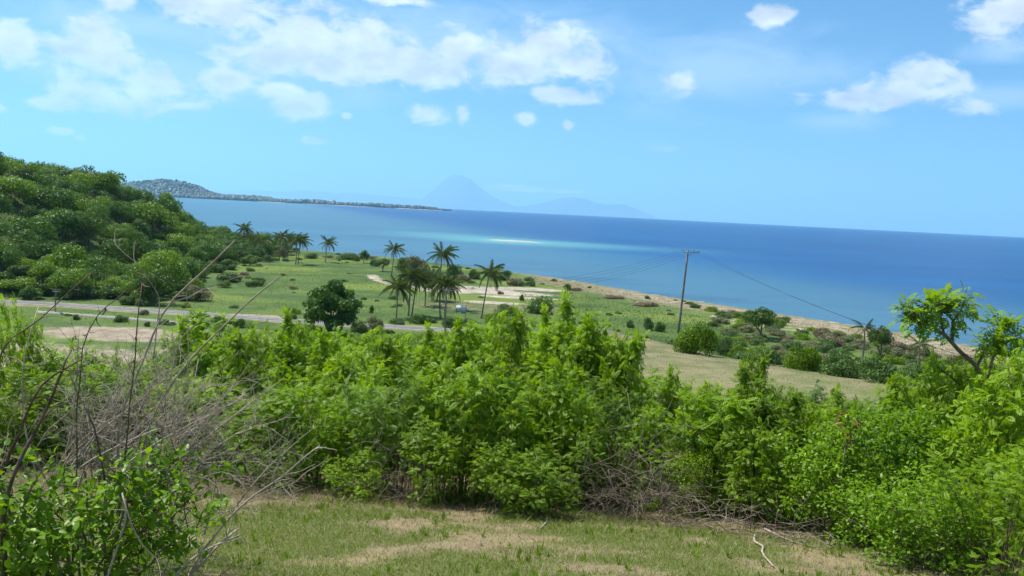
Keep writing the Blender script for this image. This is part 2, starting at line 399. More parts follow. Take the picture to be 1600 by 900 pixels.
earth = t.mix(t.smooth(t.noise(pos, 26.0, 3, 0.6), 0.62, 0.70), earth, (0.10, 0.075, 0.05))
turfc = t.mix(t.smooth(nfine, 0.3, 0.7), (0.085, 0.12, 0.03), (0.14, 0.165, 0.06))
nearc = t.mix(t.smooth(t.math('ADD', attr(t, 'turf'), t.math('MULTIPLY', t.math('SUBTRACT', nfine, 0.5), 1.3)), 0.05, 0.95, 0, 0.75), earth, turfc)
nearc = t.mix(t.smooth(t.math('ADD', attr(t, 'litter'), t.math('MULTIPLY', t.math('SUBTRACT', nfine, 0.5), 0.7)), 0.3, 0.8, 0, 0.85), nearc, t.mix(nfine, (0.055, 0.042, 0.026), (0.15, 0.11, 0.07)))
c = t.mix(attr(t, 'near'), c, nearc)
c = t.mix(t.math('MULTIPLY', t.smooth(nfine, 0.35, 0.7), 0.3), c, (0.06, 0.055, 0.03))
t.l.new(c, p.inputs['Base Color']); p.inputs['Roughness'].default_value = 0.95; p.inputs['Specular IOR Level'].default_value = 0.1
b = t.add('ShaderNodeBump'); b.inputs['Strength'].default_value = 0.7; b.inputs['Distance'].default_value = 0.06
t.l.new(t.noise(pos, 5.0, 8, 0.7), b.inputs['Height']); t.l.new(b.outputs[0], p.inputs['Normal'])
M['ground'] = mt
g = kind(obj('ground', mesh('ground', np.stack([gx, gy, GZ], -1), [quads], mt, attrs=dict(sand=A_sand, dry=A_dry, soil=A_soil, hill=hillmask, near=near, turf=A_turf, litter=np.interp(gy - .1 * gx, [9.3, 10.6], [0, 1])), smooth=True)), 'structure')

# ------------------------------------------------------------------ sea
def sea_pt(px, py):
    d = ray(px, py); k = -EYE / d[2]; return d[0] * k, d[1] * k
sx = np.sort(np.concatenate([spaced(-26000, 26000, -420, 900, 11, 1e9, 1.12)]))
sy = spaced(-3000, 26000, 120, 1500, 9, 1e9, 1.10)
WX, WY = np.meshgrid(sx, sy); wx, wy = WX.ravel(), WY.ravel()
def sell(c, rx, ry, a=0.0, k=1.0):
    cs, s = math.cos(a), math.sin(a); u = (wx - c[0]) * cs + (wy - c[1]) * s; v = -(wx - c[0]) * s + (wy - c[1]) * cs
    return np.clip(k * (1 - np.hypot(u / rx, v / ry)), 0, 1)
sds = -shore_dist(wx, wy)
reef = np.zeros_like(wx); bank = np.zeros_like(wx)
A = np.array(sea_pt(690, 367)); B = np.array(sea_pt(800, 377)); C = np.array(sea_pt(1060, 391))
for (a, b, wd, lo, hi) in ((A, B, 85, 0.5, 0.95), (B, C, 85, 0.95, 0.25)):
    d = b - a; tt = np.clip(((wx - a[0]) * d[0] + (wy - a[1]) * d[1]) / (d @ d), 0, 1)
    dist = np.hypot(wx - a[0] - tt * d[0], wy - a[1] - tt * d[1])
    reef = np.maximum(reef, (lo + (hi - lo) * tt) * np.clip(1.25 * (1 - dist / wd), 0, 1))
SB = sea_pt(800, 376.3)
shal = np.interp(sds, [0, 12, 45, 95, 150], [1, 0.9, 0.62, 0.35, 0.0]) * np.interp(wx, [-140, -60], [0.55, 1])
dw = np.hypot(wx, wy)
deep = S((wx * 0.9 + (wy - 420) * 0.28 + 75) / 300)
mt, t, p, out = new_mat('sea_mat')
pos = t.add('ShaderNodeNewGeometry').outputs['Position']
stre = t.noise(t.vmath('MULTIPLY', pos, (0.004, 0.016, 0)), 1.0, 6, 0.6)
fine = t.noise(t.vmath('MULTIPLY', pos, (0.03, 0.09, 0)), 1.0, 5, 0.6)
bayc = t.mix(t.smooth(stre, 0.35, 0.65), (0.030, 0.102, 0.165), (0.042, 0.130, 0.195))
deepc = t.mix(t.smooth(stre, 0.35, 0.68), (0.0005, 0.038, 0.135), (0.001, 0.062, 0.190))
dd = t.math('ADD', attr(t, 'deep'), t.math('MULTIPLY', t.math('SUBTRACT', stre, 0.5), 1.3))
c = t.mix(t.smooth(dd, 0.1, 0.9), bayc, deepc)
shv = t.math('ADD', attr(t, 'shal'), t.math('MULTIPLY', t.math('SUBTRACT', fine, 0.5), 0.55))
c = t.mix(t.smooth(shv, 0.15, 0.75, 0, 0.85), c, (0.044, 0.118, 0.178))
weed = t.noise(t.vmath('MULTIPLY', pos, (0.022, 0.05, 0)), 1.0, 4, 0.6)
c = t.mix(t.math('MULTIPLY', t.smooth(weed, 0.48, 0.62, 0, 0.55), t.smooth(attr(t, 'shal'), 0.3, 0.8)), c, (0.026, 0.070, 0.120))
rf = t.math('ADD', attr(t, 'reef'), t.math('MULTIPLY', t.math('SUBTRACT', fine, 0.5), 0.25))
c = t.mix(t.smooth(rf, 0.0, 0.9, 0, 0.85), c, (0.08, 0.25, 0.26))
c = t.mix(t.smooth(rf, 0.75, 1.05, 0, 0.7), c, (0.20, 0.34, 0.31))
rip = t.noise(t.vmath('MULTIPLY', pos, (0.10, 0.34, 0)), 1.0, 6, 0.7)
c = t.mix(t.smooth(rip, 0.5, 0.72, 0, 0.35), c, (0.006, 0.04, 0.11))
c = t.mix(t.smooth(rip, 0.5, 0.28, 0, 0.22), c, (0.05, 0.13, 0.21))
t.l.new(c, p.inputs['Base Color']); p.inputs['Roughness'].default_value = 0.32; p.inputs['IOR'].default_value = 1.33
p.inputs['Specular IOR Level'].default_value = 0.11
b = t.add('ShaderNodeBump'); b.inputs['Strength'].default_value = 0.55; b.inputs['Distance'].default_value = 0.35
wv = t.noise(t.vmath('MULTIPLY', pos, (0.35, 0.8, 0)), 1.0, 6, 0.65)
t.l.new(wv, b.inputs['Height']); t.l.new(b.outputs[0], p.inputs['Normal'])
M['sea'] = mt
n1_, n2_ = len(sx), len(sy)
ii = (np.arange(n2_ - 1)[:, None] * n1_ + np.arange(n1_ - 1)[None]).ravel()
q = np.stack([ii, ii + 1, ii + n1_ + 1, ii + n1_], -1)
kind(obj('sea', mesh('sea', np.stack([wx, wy, -(wx ** 2 + wy ** 2) / (2 * 6.371e6)], -1), [q], mt, attrs=dict(reef=reef, shal=shal, deep=deep))), 'structure')
# the dry top of the sandbank
M['sand'] = plain_mat('sand', (0.30, 0.275, 0.225), (0.38, 0.35, 0.29), 0.1)
a = np.linspace(0, 2 * math.pi, 40, endpoint=False); V = [(0, 0, .5)]
for k, r in enumerate((0.35, 0.7, 1.0)):
    for th in a:
        rr = r * (1 + 0.25 * math.sin(3 * th + 1) * r); V.append((21 * rr * math.cos(th), 6.5 * rr * math.sin(th) + 2.5 * math.sin(rr * math.cos(th) * 3), (0.42, 0.25, -0.1)[k]))
T_ = [(0, 1 + i, 1 + (i + 1) % 40) for i in range(40)]
Q_ = [(1 + r * 40 + i, 1 + (r + 1) * 40 + i, 1 + (r + 1) * 40 + (i + 1) % 40, 1 + r * 40 + (i + 1) % 40) for r in range(2) for i in range(40)]
o = kind(obj('sandbank', mesh('sandbank', V, [np.array(T_), np.array(Q_)], M['sand'], smooth=True), loc=(SB[0], SB[1], 0)), 'structure')
o.rotation_euler[2] = math.atan2(*(C - A)[::-1])

# ------------------------------------------------------------------ far land: wooded headland with spit, volcano, mountains
def profile_ridge(name, pts, Y, depth, mat, base_px=None, foot=-130.0, rough=0.0, seed=0, nx=200, ny=14):
    """a ridge whose skyline passes the given photo pixels at distance Y; a real heightfield with slopes to both sides"""
    P3 = np.array([at_depth(px, py, Y) for px, py in pts])
    X = np.linspace(P3[0, 0], P3[-1, 0], nx); Zt = np.interp(X, P3[:, 0], P3[:, 2])
    v = np.linspace(-1, 1, ny * 2 + 1)
    XX, VV = np.meshgrid(X, v)
    prof = (1 - np.abs(VV)) ** 1.25
    ZZ = foot + (np.interp(XX, P3[:, 0], P3[:, 2]) - foot) * prof
    ZZ = ZZ + rough * (fbm(XX / (depth * .25) + 9, VV * 4, 4, seed) - 0.5) * np.clip((1 - np.abs(VV)) * 3, 0, 1)
    YY = Y + VV * depth + depth * 0.18 * (fbm(XX / depth * 1.3, VV * 0, 3, seed + 5) - 0.5)
    nn = len(X); ii = (np.arange(len(v) - 1)[:, None] * nn + np.arange(nn - 1)[None]).ravel()
    q = np.stack([ii, ii + 1, ii + nn + 1, ii + nn], -1)
    me = mesh(name, np.stack([XX.ravel(), YY.ravel(), ZZ.ravel() - 0.3], -1), [q], mat, smooth=True)
    return me, X, Zt
M['far_rock'] = plain_mat('far_rock', (0.05, 0.07, 0.05), (0.09, 0.11, 0.08), 0.0006)
M['far_wood'] = plain_mat('far_wood', (0.014, 0.028, 0.014), (0.026, 0.042, 0.018), 0.02)
me, _, _ = profile_ridge('volcano', [(560, 320), (600, 312), (640, 318), (660, 310), (677, 298), (692, 283), (703, 276), (712, 273), (722, 274), (735, 279), (748, 291), (768, 306), (800, 321), (850, 328), (880, 338)], 38000, 4000, M['far_rock'], rough=60, seed=3)
kind(obj('volcano', me), 'structure')
me, _, _ = profile_ridge('mountain', [(760, 330), (800, 326), (830, 320), (860, 314), (880, 309), (900, 308), (915, 311), (930, 316), (950, 319), (975, 319), (990, 325), (1005, 331), (1030, 342)], 36000, 2400, M['far_rock'], rough=40, seed=8)
kind(obj('mountain', me), 'structure')
me, _, _ = profile_ridge('mountain_range', [(250, 306), (300, 302), (350, 298), (400, 297), (440, 300), (480, 297), (520, 302), (560, 301), (610, 307), (650, 310), (700, 324), (720, 329)], 41000, 1600, M['far_rock'], rough=40, seed=12)
kind(obj('mountain_range', me), 'structure')
HY = 5200.0
HP = [(150, 303), (190, 290), (210, 284), (235, 282), (260, 281), (285, 285), (305, 291), (325, 300), (345, 305), (380, 309), (420, 313), (470, 316.5), (520, 320), (570, 323), (620, 325.5), (660, 326.8), (690, 328), (705, 328.9)]
me, HX, HZ = profile_ridge('far_headland', HP, HY, 420, M['far_wood'], foot=-4.0, rough=8, seed=17, nx=260)
kind(obj('far_headland', me), 'structure')
# sandy beach along the spit
def strip(name, pts, width, mat, z):
    V = []; Q = []
    for i, (x, y) in enumerate(pts):
        e = 0.25 if i in (0, len(pts) - 1) else 1.0
        V += [(x, y - width * e, z), (x, y + width, z + 2.0)]
        if i: k = 2 * i; Q.append((k - 2, k, k + 1, k - 1))
    return mesh(name, V, [np.array(Q)], mat)
for a, b, wd in ((432, 474, 70), (498, 605, 120), (618, 700, 80)):
    pts = []
    for px in np.linspace(a, b, 16):
        q0 = at_depth(px, 320, HY); pts.append((q0[0], HY - 400 - 30 * math.sin(px * .07)))
    kind(obj('beach', strip('beach', pts, wd, M['sand'], -1.6)), 'structure')
# woodland on it: one mass of crowns, far away
rg = np.random.default_rng(11); mb = MB()
ico = []
def blob(c, r, rz, sd):
    th = np.linspace(0, 2 * math.pi, 7, endpoint=False); V = [(0, 0, 1)]
    for h, rr in ((0.55, 0.75), (0, 1.0), (-0.7, 0.8)): V += [(rr * math.cos(x + h), rr * math.sin(x + h), h) for x in th]
    V = np.array(V) * (1 + 0.22 * sd.normal(size=(22, 1))) * (r, r, rz) + c
    T_ = [(0, 1 + i, 1 + (i + 1) % 7) for i in range(7)]
    Q_ = [(1 + k * 7 + i, 1 + k * 7 + 7 + i, 1 + k * 7 + 7 + (i + 1) % 7, 1 + k * 7 + (i + 1) % 7) for k in range(2) for i in range(7)]
    mb.add(V, T_, Q_, sd.random())
for k in range(5200):
    x = rg.uniform(HX[0], HX[-1]); v = rg.uniform(-0.97, 0.3); zt = np.interp(x, HX, HZ)
    zz = zt * (1 - abs(v)) ** 1.25
    if zt < 14 and rg.random() < 0.35: continue
    hh = rg.uniform(5, 11) * (1.5 if zt < 22 else 1.0) * (0.55 + 0.9 * float(vnoise(np.array([x / 140.]), np.array([0.5]), 5)[0]))
    if x > np.interp(0.95, [0, 1], [HX[0], HX[-1]]): hh *= 0.5
    blob((x, HY + v * 420, zz + hh * 0.35), hh * rg.uniform(.8, 1.3), hh, rg)
M['far_crown'] = leaf_mat('far_crown', (0.014, 0.028, 0.014), (0.026, 0.042, 0.018), 0.1)
kind(obj('far_woodland', mb.mesh('far_woodland', M['far_crown'], True)), 'stuff')
# ------------------------------------------------------------------ road along the foot of the hill
RP = [at_depth(-160, 474, 140), at_depth(-60, 474, 137), ground_at(45, 474.5), ground_at(150, 481), ground_at(250, 488), ground_at(340, 494), ground_at(430, 501), ground_at(520, 507), ground_at(600, 511), ground_at(680, 515)]
RP += [np.array([0, 128, 0]), np.array([14, 117, 0]), np.array([34, 97, 0]), np.array([52, 79, 0]), np.array([75, 50, 0])]
RP = np.array(RP)[:, :2]
RP[0] = (-125, 118); RP[1] = (-104, 128)
def resample(P_, n):
    d = np.concatenate([[0], np.cumsum(np.linalg.norm(np.diff(P_, axis=0), axis=1))]); s = np.linspace(0, d[-1], n)
    q = np.stack([np.interp(s, d, P_[:, k]) for k in range(P_.shape[1])], -1)
    for _ in range(12): q[1:-1] = 0.25 * q[:-2] + 0.5 * q[1:-1] + 0.25 * q[2:]
    return q
RC = resample(RP, 90)
tn = np.gradient(RC, axis=0); tn /= np.linalg.norm(tn, axis=1)[:, None]; nrm = np.stack([-tn[:, 1], tn[:, 0]], -1)
RZ = np.array([max(hg(*(c_ + n_ * s_)) for s_ in (-4, -2, 0, 2, 4)) for c_, n_ in zip(RC, nrm)])
for _ in range(20): RZ[1:-1] = 0.25 * RZ[:-2] + 0.5 * RZ[1:-1] + 0.25 * RZ[2:]
RZ = RZ + 0.12
def ribbon(offs, dz):
    V = []; Q = []; k = len(offs)
    for i in range(len(RC)):
        for o_, z_ in zip(offs, dz): V.append((*(RC[i] + nrm[i] * o_), RZ[i] + z_))
    for i in range(len(RC) - 1):
        for j in range(k - 1): a = i * k + j; Q.append((a, a + 1, a + k + 1, a + k))
    return V, np.array(Q)
M['asphalt'] = plain_mat('asphalt', (0.10, 0.10, 0.098), (0.16, 0.155, 0.15), 0.8, 0.9)
M['paint'] = plain_mat('paint', (0.34, 0.34, 0.32), (0.55, 0.55, 0.52), 0.9, 0.7)
M['verge'] = plain_mat('verge', (0.13, 0.135, 0.06), (0.24, 0.21, 0.13), 0.5, 0.95)
V, Q = ribbon([-3.3, -2.2, 2.2, 3.3], [-0.9, -0.01, -0.01, -0.9]); kind(obj('road_verge', mesh('road_verge', V, [Q], M['verge'])), 'structure')
V, Q = ribbon([-1.95, 0, 1.95], [0.02, 0.06, 0.02]); road = kind(obj('road', mesh('road', V, [Q], M['asphalt'])), 'structure')
for o_ in (-1.75, 1.75):
    V, Q = ribbon([o_ - 0.09, o_ + 0.09], [0.036, 0.036]); obj('edge_line', mesh('edge_line', V, [Q], M['paint']), road)
mb = MB()
for i in range(2, 88, 6):
    a, b_ = RC[i], RC[min(i + 3, 89)]; d_ = b_ - a; n_ = nrm[i]
    V = [(*(a + n_ * s_), RZ[i] + .075) for s_ in (-.07, .07)] + [(*(b_ + n_ * s_), RZ[min(i + 3, 89)] + .075) for s_ in (.07, -.07)]
    mb.add(V, None, [(0, 1, 2, 3)])
obj('centre_line', mb.mesh('centre_line', M['paint']), road)
# low concrete drain wall between the road and the dry field
mb = MB(); WP = np.array([ground_at(60, 489), ground_at(130, 494), ground_at(200, 500), ground_at(260, 505), ground_at(300, 508)])[:, :2]; WP = resample(WP, 26)
V = []; Q = []
for i, c_ in enumerate(WP):
    z_ = hg(*c_)
    V += [(c_[0], c_[1] - .2, z_ - .3), (c_[0], c_[1] - .2, z_ + .35), (c_[0], c_[1] + .1, z_ + .35), (c_[0], c_[1] + .1, z_ - .3)]
    if i:
        k = 4 * i
        for j in range(3): Q.append((k - 4 + j, k + j, k + j + 1, k - 3 + j))
o = obj('low_wall', mesh('low_wall', V, [np.array(Q), np.array([(0, 1, 2, 3), (len(V) - 4, len(V) - 1, len(V) - 2, len(V) - 3)])], M['concrete']))
tag(o, 'low pale concrete wall between the road and the ploughed field', 'wall')

# ------------------------------------------------------------------ plant generators
def rot_frames(d, upv):
    """(n,3) directions -> (n,3,3) frames with columns x=dir, y=side, z=normal"""
    d = d / (np.linalg.norm(d, axis=1)[:, None] + 1e-9)
    s = np.cross(upv, d); s /= np.linalg.norm(s, axis=1)[:, None] + 1e-9
    n = np.cross(d, s)
    return np.stack([d, s, n], -1)
def leaflet_quads(L, W, x0, side, ang, droop=0.0):
    c, s = math.cos(ang), math.sin(ang) * side
    a = np.array([x0, 0, 0]); d = np.array([c, s, -droop]); pz = np.array([-s, c, 0.0])
    return np.array([a, a + d * L * .5 + pz * W * .5 + (0, 0, .12 * W), a + d * L, a + d * L * .5 - pz * W * .5 + (0, 0, .12 * W)])
def frond_template(n_pairs=5, L=1.0, leaf_l=0.30, leaf_w=0.15, ang=1.05):
    out = []
    for i in range(n_pairs):
        x = L * (0.22 + 0.70 * i / (n_pairs - 1)); k = 0.75 + 0.45 * math.sin(math.pi * (i + .7) / n_pairs)
        for sd in (1, -1): out.append(leaflet_quads(leaf_l * k, leaf_w * k, x, sd, ang - 0.3 * i / n_pairs, 0.22))
    out.append(leaflet_quads(leaf_l, leaf_w, L * .93, 1, 0.0, 0.25))
    V = np.array(out).reshape(-1, 3); V[:, 2] -= 0.28 * V[:, 0] ** 2      # arching rachis
    return V
BROAD = np.array([(0, 0, 0), (.28, .27, .05), (.62, .24, .03), (1, 0, -.14), (.62, -.24, .03), (.28, -.27, .05), (.5, 0, -.03)], float)
BROAD_F = np.array([(0, 6, 1), (1, 6, 2), (2, 6, 3), (3, 6, 4), (4, 6, 5), (5, 6, 0)])
def place(tmpl, pos, frames, scale):
    return (np.einsum('nij,kj->nki', frames, tmpl) * scale[:, None, None] + pos[:, None]).reshape(-1, 3)
def path(p0, d0, L, n, rg, curve=(0, 0, 0), wig=0.1):
    pts = [np.array(p0, float)]; d = np.array(d0, float); d /= np.linalg.norm(d)
    for i in range(n - 1):
        d = d + np.array(curve) / (n - 1) + rg.normal(0, wig, 3) / math.sqrt(n); d /= np.linalg.norm(d); pts.append(pts[-1] + d * L / (n - 1))
    return np.array(pts)
def shrub_skeleton(rg, H, R, n_stems, n_side, low=0.2, upright=0.0):
    stems, sides = [], []
    for i in range(n_stems):
        az = rg.uniform(0, 2 * math.pi); re = R * math.sqrt(rg.uniform(0, 1)) * 0.85
        h = H * (1 - 0.42 * (re / R) ** 2) * rg.uniform(0.72, 1.03)
        b0 = np.array([math.cos(az), math.sin(az), 0]) * R * 0.42 * rg.uniform(0.1, 1)
        t_ = np.linspace(0, 1, 9); rad = np.array([math.cos(az), math.sin(az), 0])
        pts = b0 + rad * (re * t_ ** (1.15 + upright))[:, None] + np.array([0, 0, 1]) * (h * t_ ** 0.9)[:, None]
        pts[1:] += rg.normal(0, 0.02 * H, (8, 3)) * t_[1:, None]
        pts[0, 2] = -0.25; stems.append(pts)
        for k in range(n_side):
            tt = low + (1 - low) * ((k + rg.random()) / n_side) ** 0.8
            p = np.array([np.interp(tt, t_, pts[:, j]) for j in range(3)])
            a2 = az + rg.normal(0, 1.1); dd = np.array([math.cos(a2), math.sin(a2), rg.uniform(0.1, 1.0) + 0.4 * upright])
            sides.append(path(p, dd, R * rg.uniform(.28, .62) * (1.15 - .45 * tt), 5, rg, (0, 0, rg.uniform(-.5, .5)), .2))
    return stems, sides
def foliage_points(rg, stems, sides, per_side, per_stem, jitter=.02):
    P_, D_ = [], []
    for lst, n, lo in ((sides, per_side, .25), (stems, per_stem, .62)):
        for pts in lst:
            u = np.sort(rg.uniform(lo, 1.0, n)); s_ = np.linspace(0, 1, len(pts))
            p = np.stack([np.interp(u, s_, pts[:, j]) for j in range(3)], -1); d = pts[-1] - pts[-2]; d = d / np.linalg.norm(d)
            P_.append(p + rg.normal(0, jitter, p.shape)); D_.append(np.tile(d, (n, 1)))
    return np.concatenate(P_), np.concatenate(D_)
def shrub_meshes(seed, H, R, n_stems=15, n_side=9, per_side=8, per_stem=10, flen=.22, kind_='pinnate', mat='leaf_lime', low=.2, upright=0.0, pairs=5):
    rg = np.random.default_rng(seed)
    stems, sides = shrub_skeleton(rg, H, R, n_stems, n_side, low, upright)
    mb = MB()
    for s_ in stems: mb.tube(s_, np.linspace(.018, .005, len(s_)) * (H / 3) ** .5, 4, rg.random(), False)
    for s_ in sides: mb.tube(s_, np.linspace(.006, .002, len(s_)), 3, rg.random(), False)
    st = mb.mesh('stem', M['stem_green'])
    P_, D_ = foliage_points(rg, stems, sides, per_side, per_stem)
    n = len(P_); rnd = rg.normal(0, 1, (n, 3)); out = P_ * (1, 1, 0); out /= np.linalg.norm(out, axis=1)[:, None] + 1e-6
    d = D_ * .5 + rnd * .55 + out * .45 + np.array([0, 0, .12]); upv = np.array([0, 0, 1.0]) + rg.normal(0, .38, (n, 3))
    fr = rot_frames(d, upv); sc = flen * rg.uniform(.65, 1.25, n)
    if kind_ == 'pinnate':
        tm = frond_template(pairs); k = len(tm); V = place(tm, P_, fr, sc); q = np.arange(n * k).reshape(-1, 4)
        # fresh light growth towards the shoot tops, older dark leaves low down
        v = np.clip(.12 + .62 * (P_[:, 2] / H) + rg.normal(0, .18, n), 0, 1); var = np.repeat(v, k)
        me = mesh('foliage', V, [q], M[mat], var)
    else:
        V = place(BROAD, P_, fr, sc); f = (np.arange(n)[:, None, None] * 7 + BROAD_F[None]).reshape(-1, 3)
        v = np.clip(.15 + .55 * (P_[:, 2] / H) + rg.normal(0, .2, n), 0, 1); me = mesh('foliage', V, [f], M[mat], np.repeat(v, 7))
    return me, st
def measure(me):
    co = np.empty(len(me.vertices) * 3, np.float32); me.vertices.foreach_get('co', co); co = co.reshape(-1, 3)
    return float(np.percentile(co[:, 2], 99.7)), float(np.percentile(np.hypot(co[:, 0], co[:, 1]), 97))
def lobed_shrub(seed, H, R, n_lobes=22, per_lobe=75, flen=.2, kind_='pinnate', mat='leaf_lime', pairs=5, sprigs=9, lw=(.30, .15), lobe=(.24, .42), low=.03):
    """bush made of leafy clumps with dark gaps between, a few shoots sticking out of the outline"""
    rg = np.random.default_rng(seed); C_, Rl = [], []
    for i in range(n_lobes):
        az = i * 2.4 + rg.normal(0, .4); r_ = R * math.sqrt(rg.uniform(0.02, 1)) * .80; rl = R * rg.uniform(*lobe)
        top = H * (1 - .38 * (r_ / R) ** 2) * rg.uniform(.82, 1.04) - rl * .8
        z = top if rg.random() < .45 else rg.uniform(low * H + rl * .3, max(top * .85, low * H + rl))
        C_.append((r_ * math.cos(az), r_ * math.sin(az), z)); Rl.append(rl)
    C_ = np.array(C_); Rl = np.array(Rl); mb = MB(); P_, D_, U_, Lv = [], [], [], []
    lv = rg.uniform(-.22, .22, n_lobes)
    for i in range(n_lobes):
        b0 = np.array([C_[i][0] * .4 + rg.normal(0, .05), C_[i][1] * .4 + rg.normal(0, .05), -.2]); u = np.linspace(0, 1, 6)[:, None]
        mid = np.array([C_[i][0] * .55, C_[i][1] * .55, C_[i][2] * .6]); st = b0 * (1 - u) ** 2 + 2 * mid * u * (1 - u) + C_[i] * u ** 2 + rg.normal(0, .015, (6, 3))
        mb.tube(st, np.linspace(.016, .006, 6) * (H / 3) ** .5, 4, rg.random(), False)
        n = int(per_lobe * (Rl[i] / (R * .33)) ** 2)
        nd = rg.normal(size=(n, 3)); nd[:, 2] += .25; nd /= np.linalg.norm(nd, axis=1)[:, None]
        rad = Rl[i] * rg.uniform(.5, 1.0, n) ** .6
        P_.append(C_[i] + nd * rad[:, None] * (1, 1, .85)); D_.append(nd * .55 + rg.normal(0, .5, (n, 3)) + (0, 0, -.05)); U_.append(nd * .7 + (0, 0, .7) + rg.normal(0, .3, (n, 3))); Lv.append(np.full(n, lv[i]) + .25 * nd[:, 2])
        for j in range(3):
            e = C_[i] + nd[j] * Rl[i] * .9; mb.tube(np.array([C_[i], (C_[i] + e) / 2 + rg.normal(0, .03, 3), e]), [.006, .004, .002], 3, rg.random(), False)
    for j in range(sprigs):
        i = rg.integers(n_lobes); dd = np.array([C_[i][0], C_[i][1], 0]) / R * .5 + rg.normal(0, .25, 3) + (0, 0, 1)
        sp_ = path(C_[i], dd, Rl[i] + rg.uniform(.25, .6) * R * .6, 6, rg, (0, 0, .2), .15); mb.tube(sp_, np.linspace(.007, .002, 6), 3, .5, False)
        n = 22; u = rg.uniform(.25, 1, n) * 5; p = np.stack([np.interp(u, np.arange(6), sp_[:, k]) for k in range(3)], -1)
        P_.append(p); D_.append(np.tile((sp_[-1] - sp_[-2]) * 3, (n, 1)) + rg.normal(0, .6, (n, 3))); U_.append(np.array([0, 0, 1.0]) + rg.normal(0, .4, (n, 3))); Lv.append(np.full(n, .3))
    P_, D_, U_, Lv = map(np.concatenate, (P_, D_, U_, Lv)); n = len(P_); k0 = P_[:, 2] > .03; P_, D_, U_, Lv = P_[k0], D_[k0], U_[k0], Lv[k0]; n = len(P_)
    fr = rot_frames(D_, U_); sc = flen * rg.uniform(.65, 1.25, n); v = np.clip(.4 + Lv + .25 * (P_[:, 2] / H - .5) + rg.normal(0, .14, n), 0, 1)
    if kind_ == 'pinnate':
        tm = frond_template(pairs, leaf_l=lw[0], leaf_w=lw[1]); k = len(tm); me = mesh('foliage', place(tm, P_, fr, sc), [np.arange(n * k).reshape(-1, 4)], M[mat], np.repeat(v, k))
    else:
        f = (np.arange(n)[:, None, None] * 7 + BROAD_F[None]).reshape(-1, 3); me = mesh('foliage', place(BROAD, P_, fr, sc), [f], M[mat], np.repeat(v, 7))
    return (me, mb.mesh('stem', M['stem_green']), *measure(me))
def crown_meshes(seed, R, H, trunk_h, n_lobes=14, n_leaf=2600, card=.34, mat='leaf_hill', flat=1.0, lobe=(.30, .48), trunk_r=.16, limbs=5):
    """tree: crown of leaf-sized faces on uneven lobes, tapered trunk with limbs; R crown radius, H crown height"""
    rg = np.random.default_rng(seed); C_, Rl = [], []
    for i in range(n_lobes):
        th = rg.uniform(0, 2 * math.pi); ph = math.acos(rg.uniform(-.55, 1)); r_ = rg.uniform(.45, .78)
        C_.append((R * r_ * math.sin(ph) * math.cos(th), R * r_ * math.sin(ph) * math.sin(th), trunk_h + H * .46 + H * .5 * r_ * math.cos(ph))); Rl.append(R * rg.uniform(*lobe))
    C_ = np.array(C_); Rl = np.array(Rl); w_ = Rl ** 2 / (Rl ** 2).sum()
    k = rg.choice(n_lobes, n_leaf, p=w_)
    nd = rg.normal(size=(n_leaf, 3)); nd[:, 2] = nd[:, 2] * .9 + .25; nd /= np.linalg.norm(nd, axis=1)[:, None]
    rad = Rl[k] * np.where(rg.random(n_leaf) < .8, rg.uniform(.78, 1.12, n_leaf), rg.uniform(.3, .8, n_leaf))
    P_ = C_[k] + nd * rad[:, None] * (1, 1, .78 * flat)
    nn = nd + rg.normal(0, .45, (n_leaf, 3)); tang = np.cross(nn, rg.normal(size=(n_leaf, 3))); fr = rot_frames(tang, nn)
    tm = np.array([(-.5, 0, 0), (0, -.34, .05), (.5, 0, 0), (0, .34, .05)]); V = place(tm, P_, fr, card * rg.uniform(.55, 1.3, n_leaf))
    q = np.arange(n_leaf * 4).reshape(-1, 4); lobev = rg.uniform(0, 1, n_leaf // 1)
    lv = rg.uniform(.15, .85, n_lobes)
    v = np.clip(lv[k] * .6 + .4 * rg.random(n_leaf), 0, 1)
    cr = mesh('crown', V, [q], M[mat], np.repeat(v, 4))
    mb = MB(); top = np.array([rg.normal(0, .1), rg.normal(0, .1), trunk_h + H * .45])
    t_ = np.linspace(0, 1, 7)[:, None]; tr = np.array([0, 0, -.4]) * (1 - t_) + top * t_ + rg.normal(0, .05, (7, 3)) * t_
    mb.tube(tr, np.linspace(trunk_r * 1.25, trunk_r * .45, 7), 7, rg.random())
    for i in np.argsort(-Rl)[:limbs]:
        a = tr[rg.integers(2, 5)]; mid = (a + C_[i]) / 2 + (0, 0, -.1 * R); u = np.linspace(0, 1, 5)[:, None]
        pts = a * (1 - u) ** 2 + 2 * mid * u * (1 - u) + C_[i] * u ** 2; mb.tube(pts, np.linspace(trunk_r * .5, trunk_r * .1, 5), 5, rg.random())
    return cr, mb.mesh('trunk', M['bark'])
def tree(name, pair, loc, label, cat='tree', rz=0.0, scale=(1, 1, 1), group=None, parts=('crown', 'trunk'), mat=None):
    t_ = thing(name, label, cat, loc, rz, scale, group)
    a = obj(parts[0], pair[0], t_); b = obj(parts[1], pair[1], t_)
    if mat:
        a.material_slots[0].link = 'OBJECT'; a.material_slots[0].material = M[mat]
    return t_

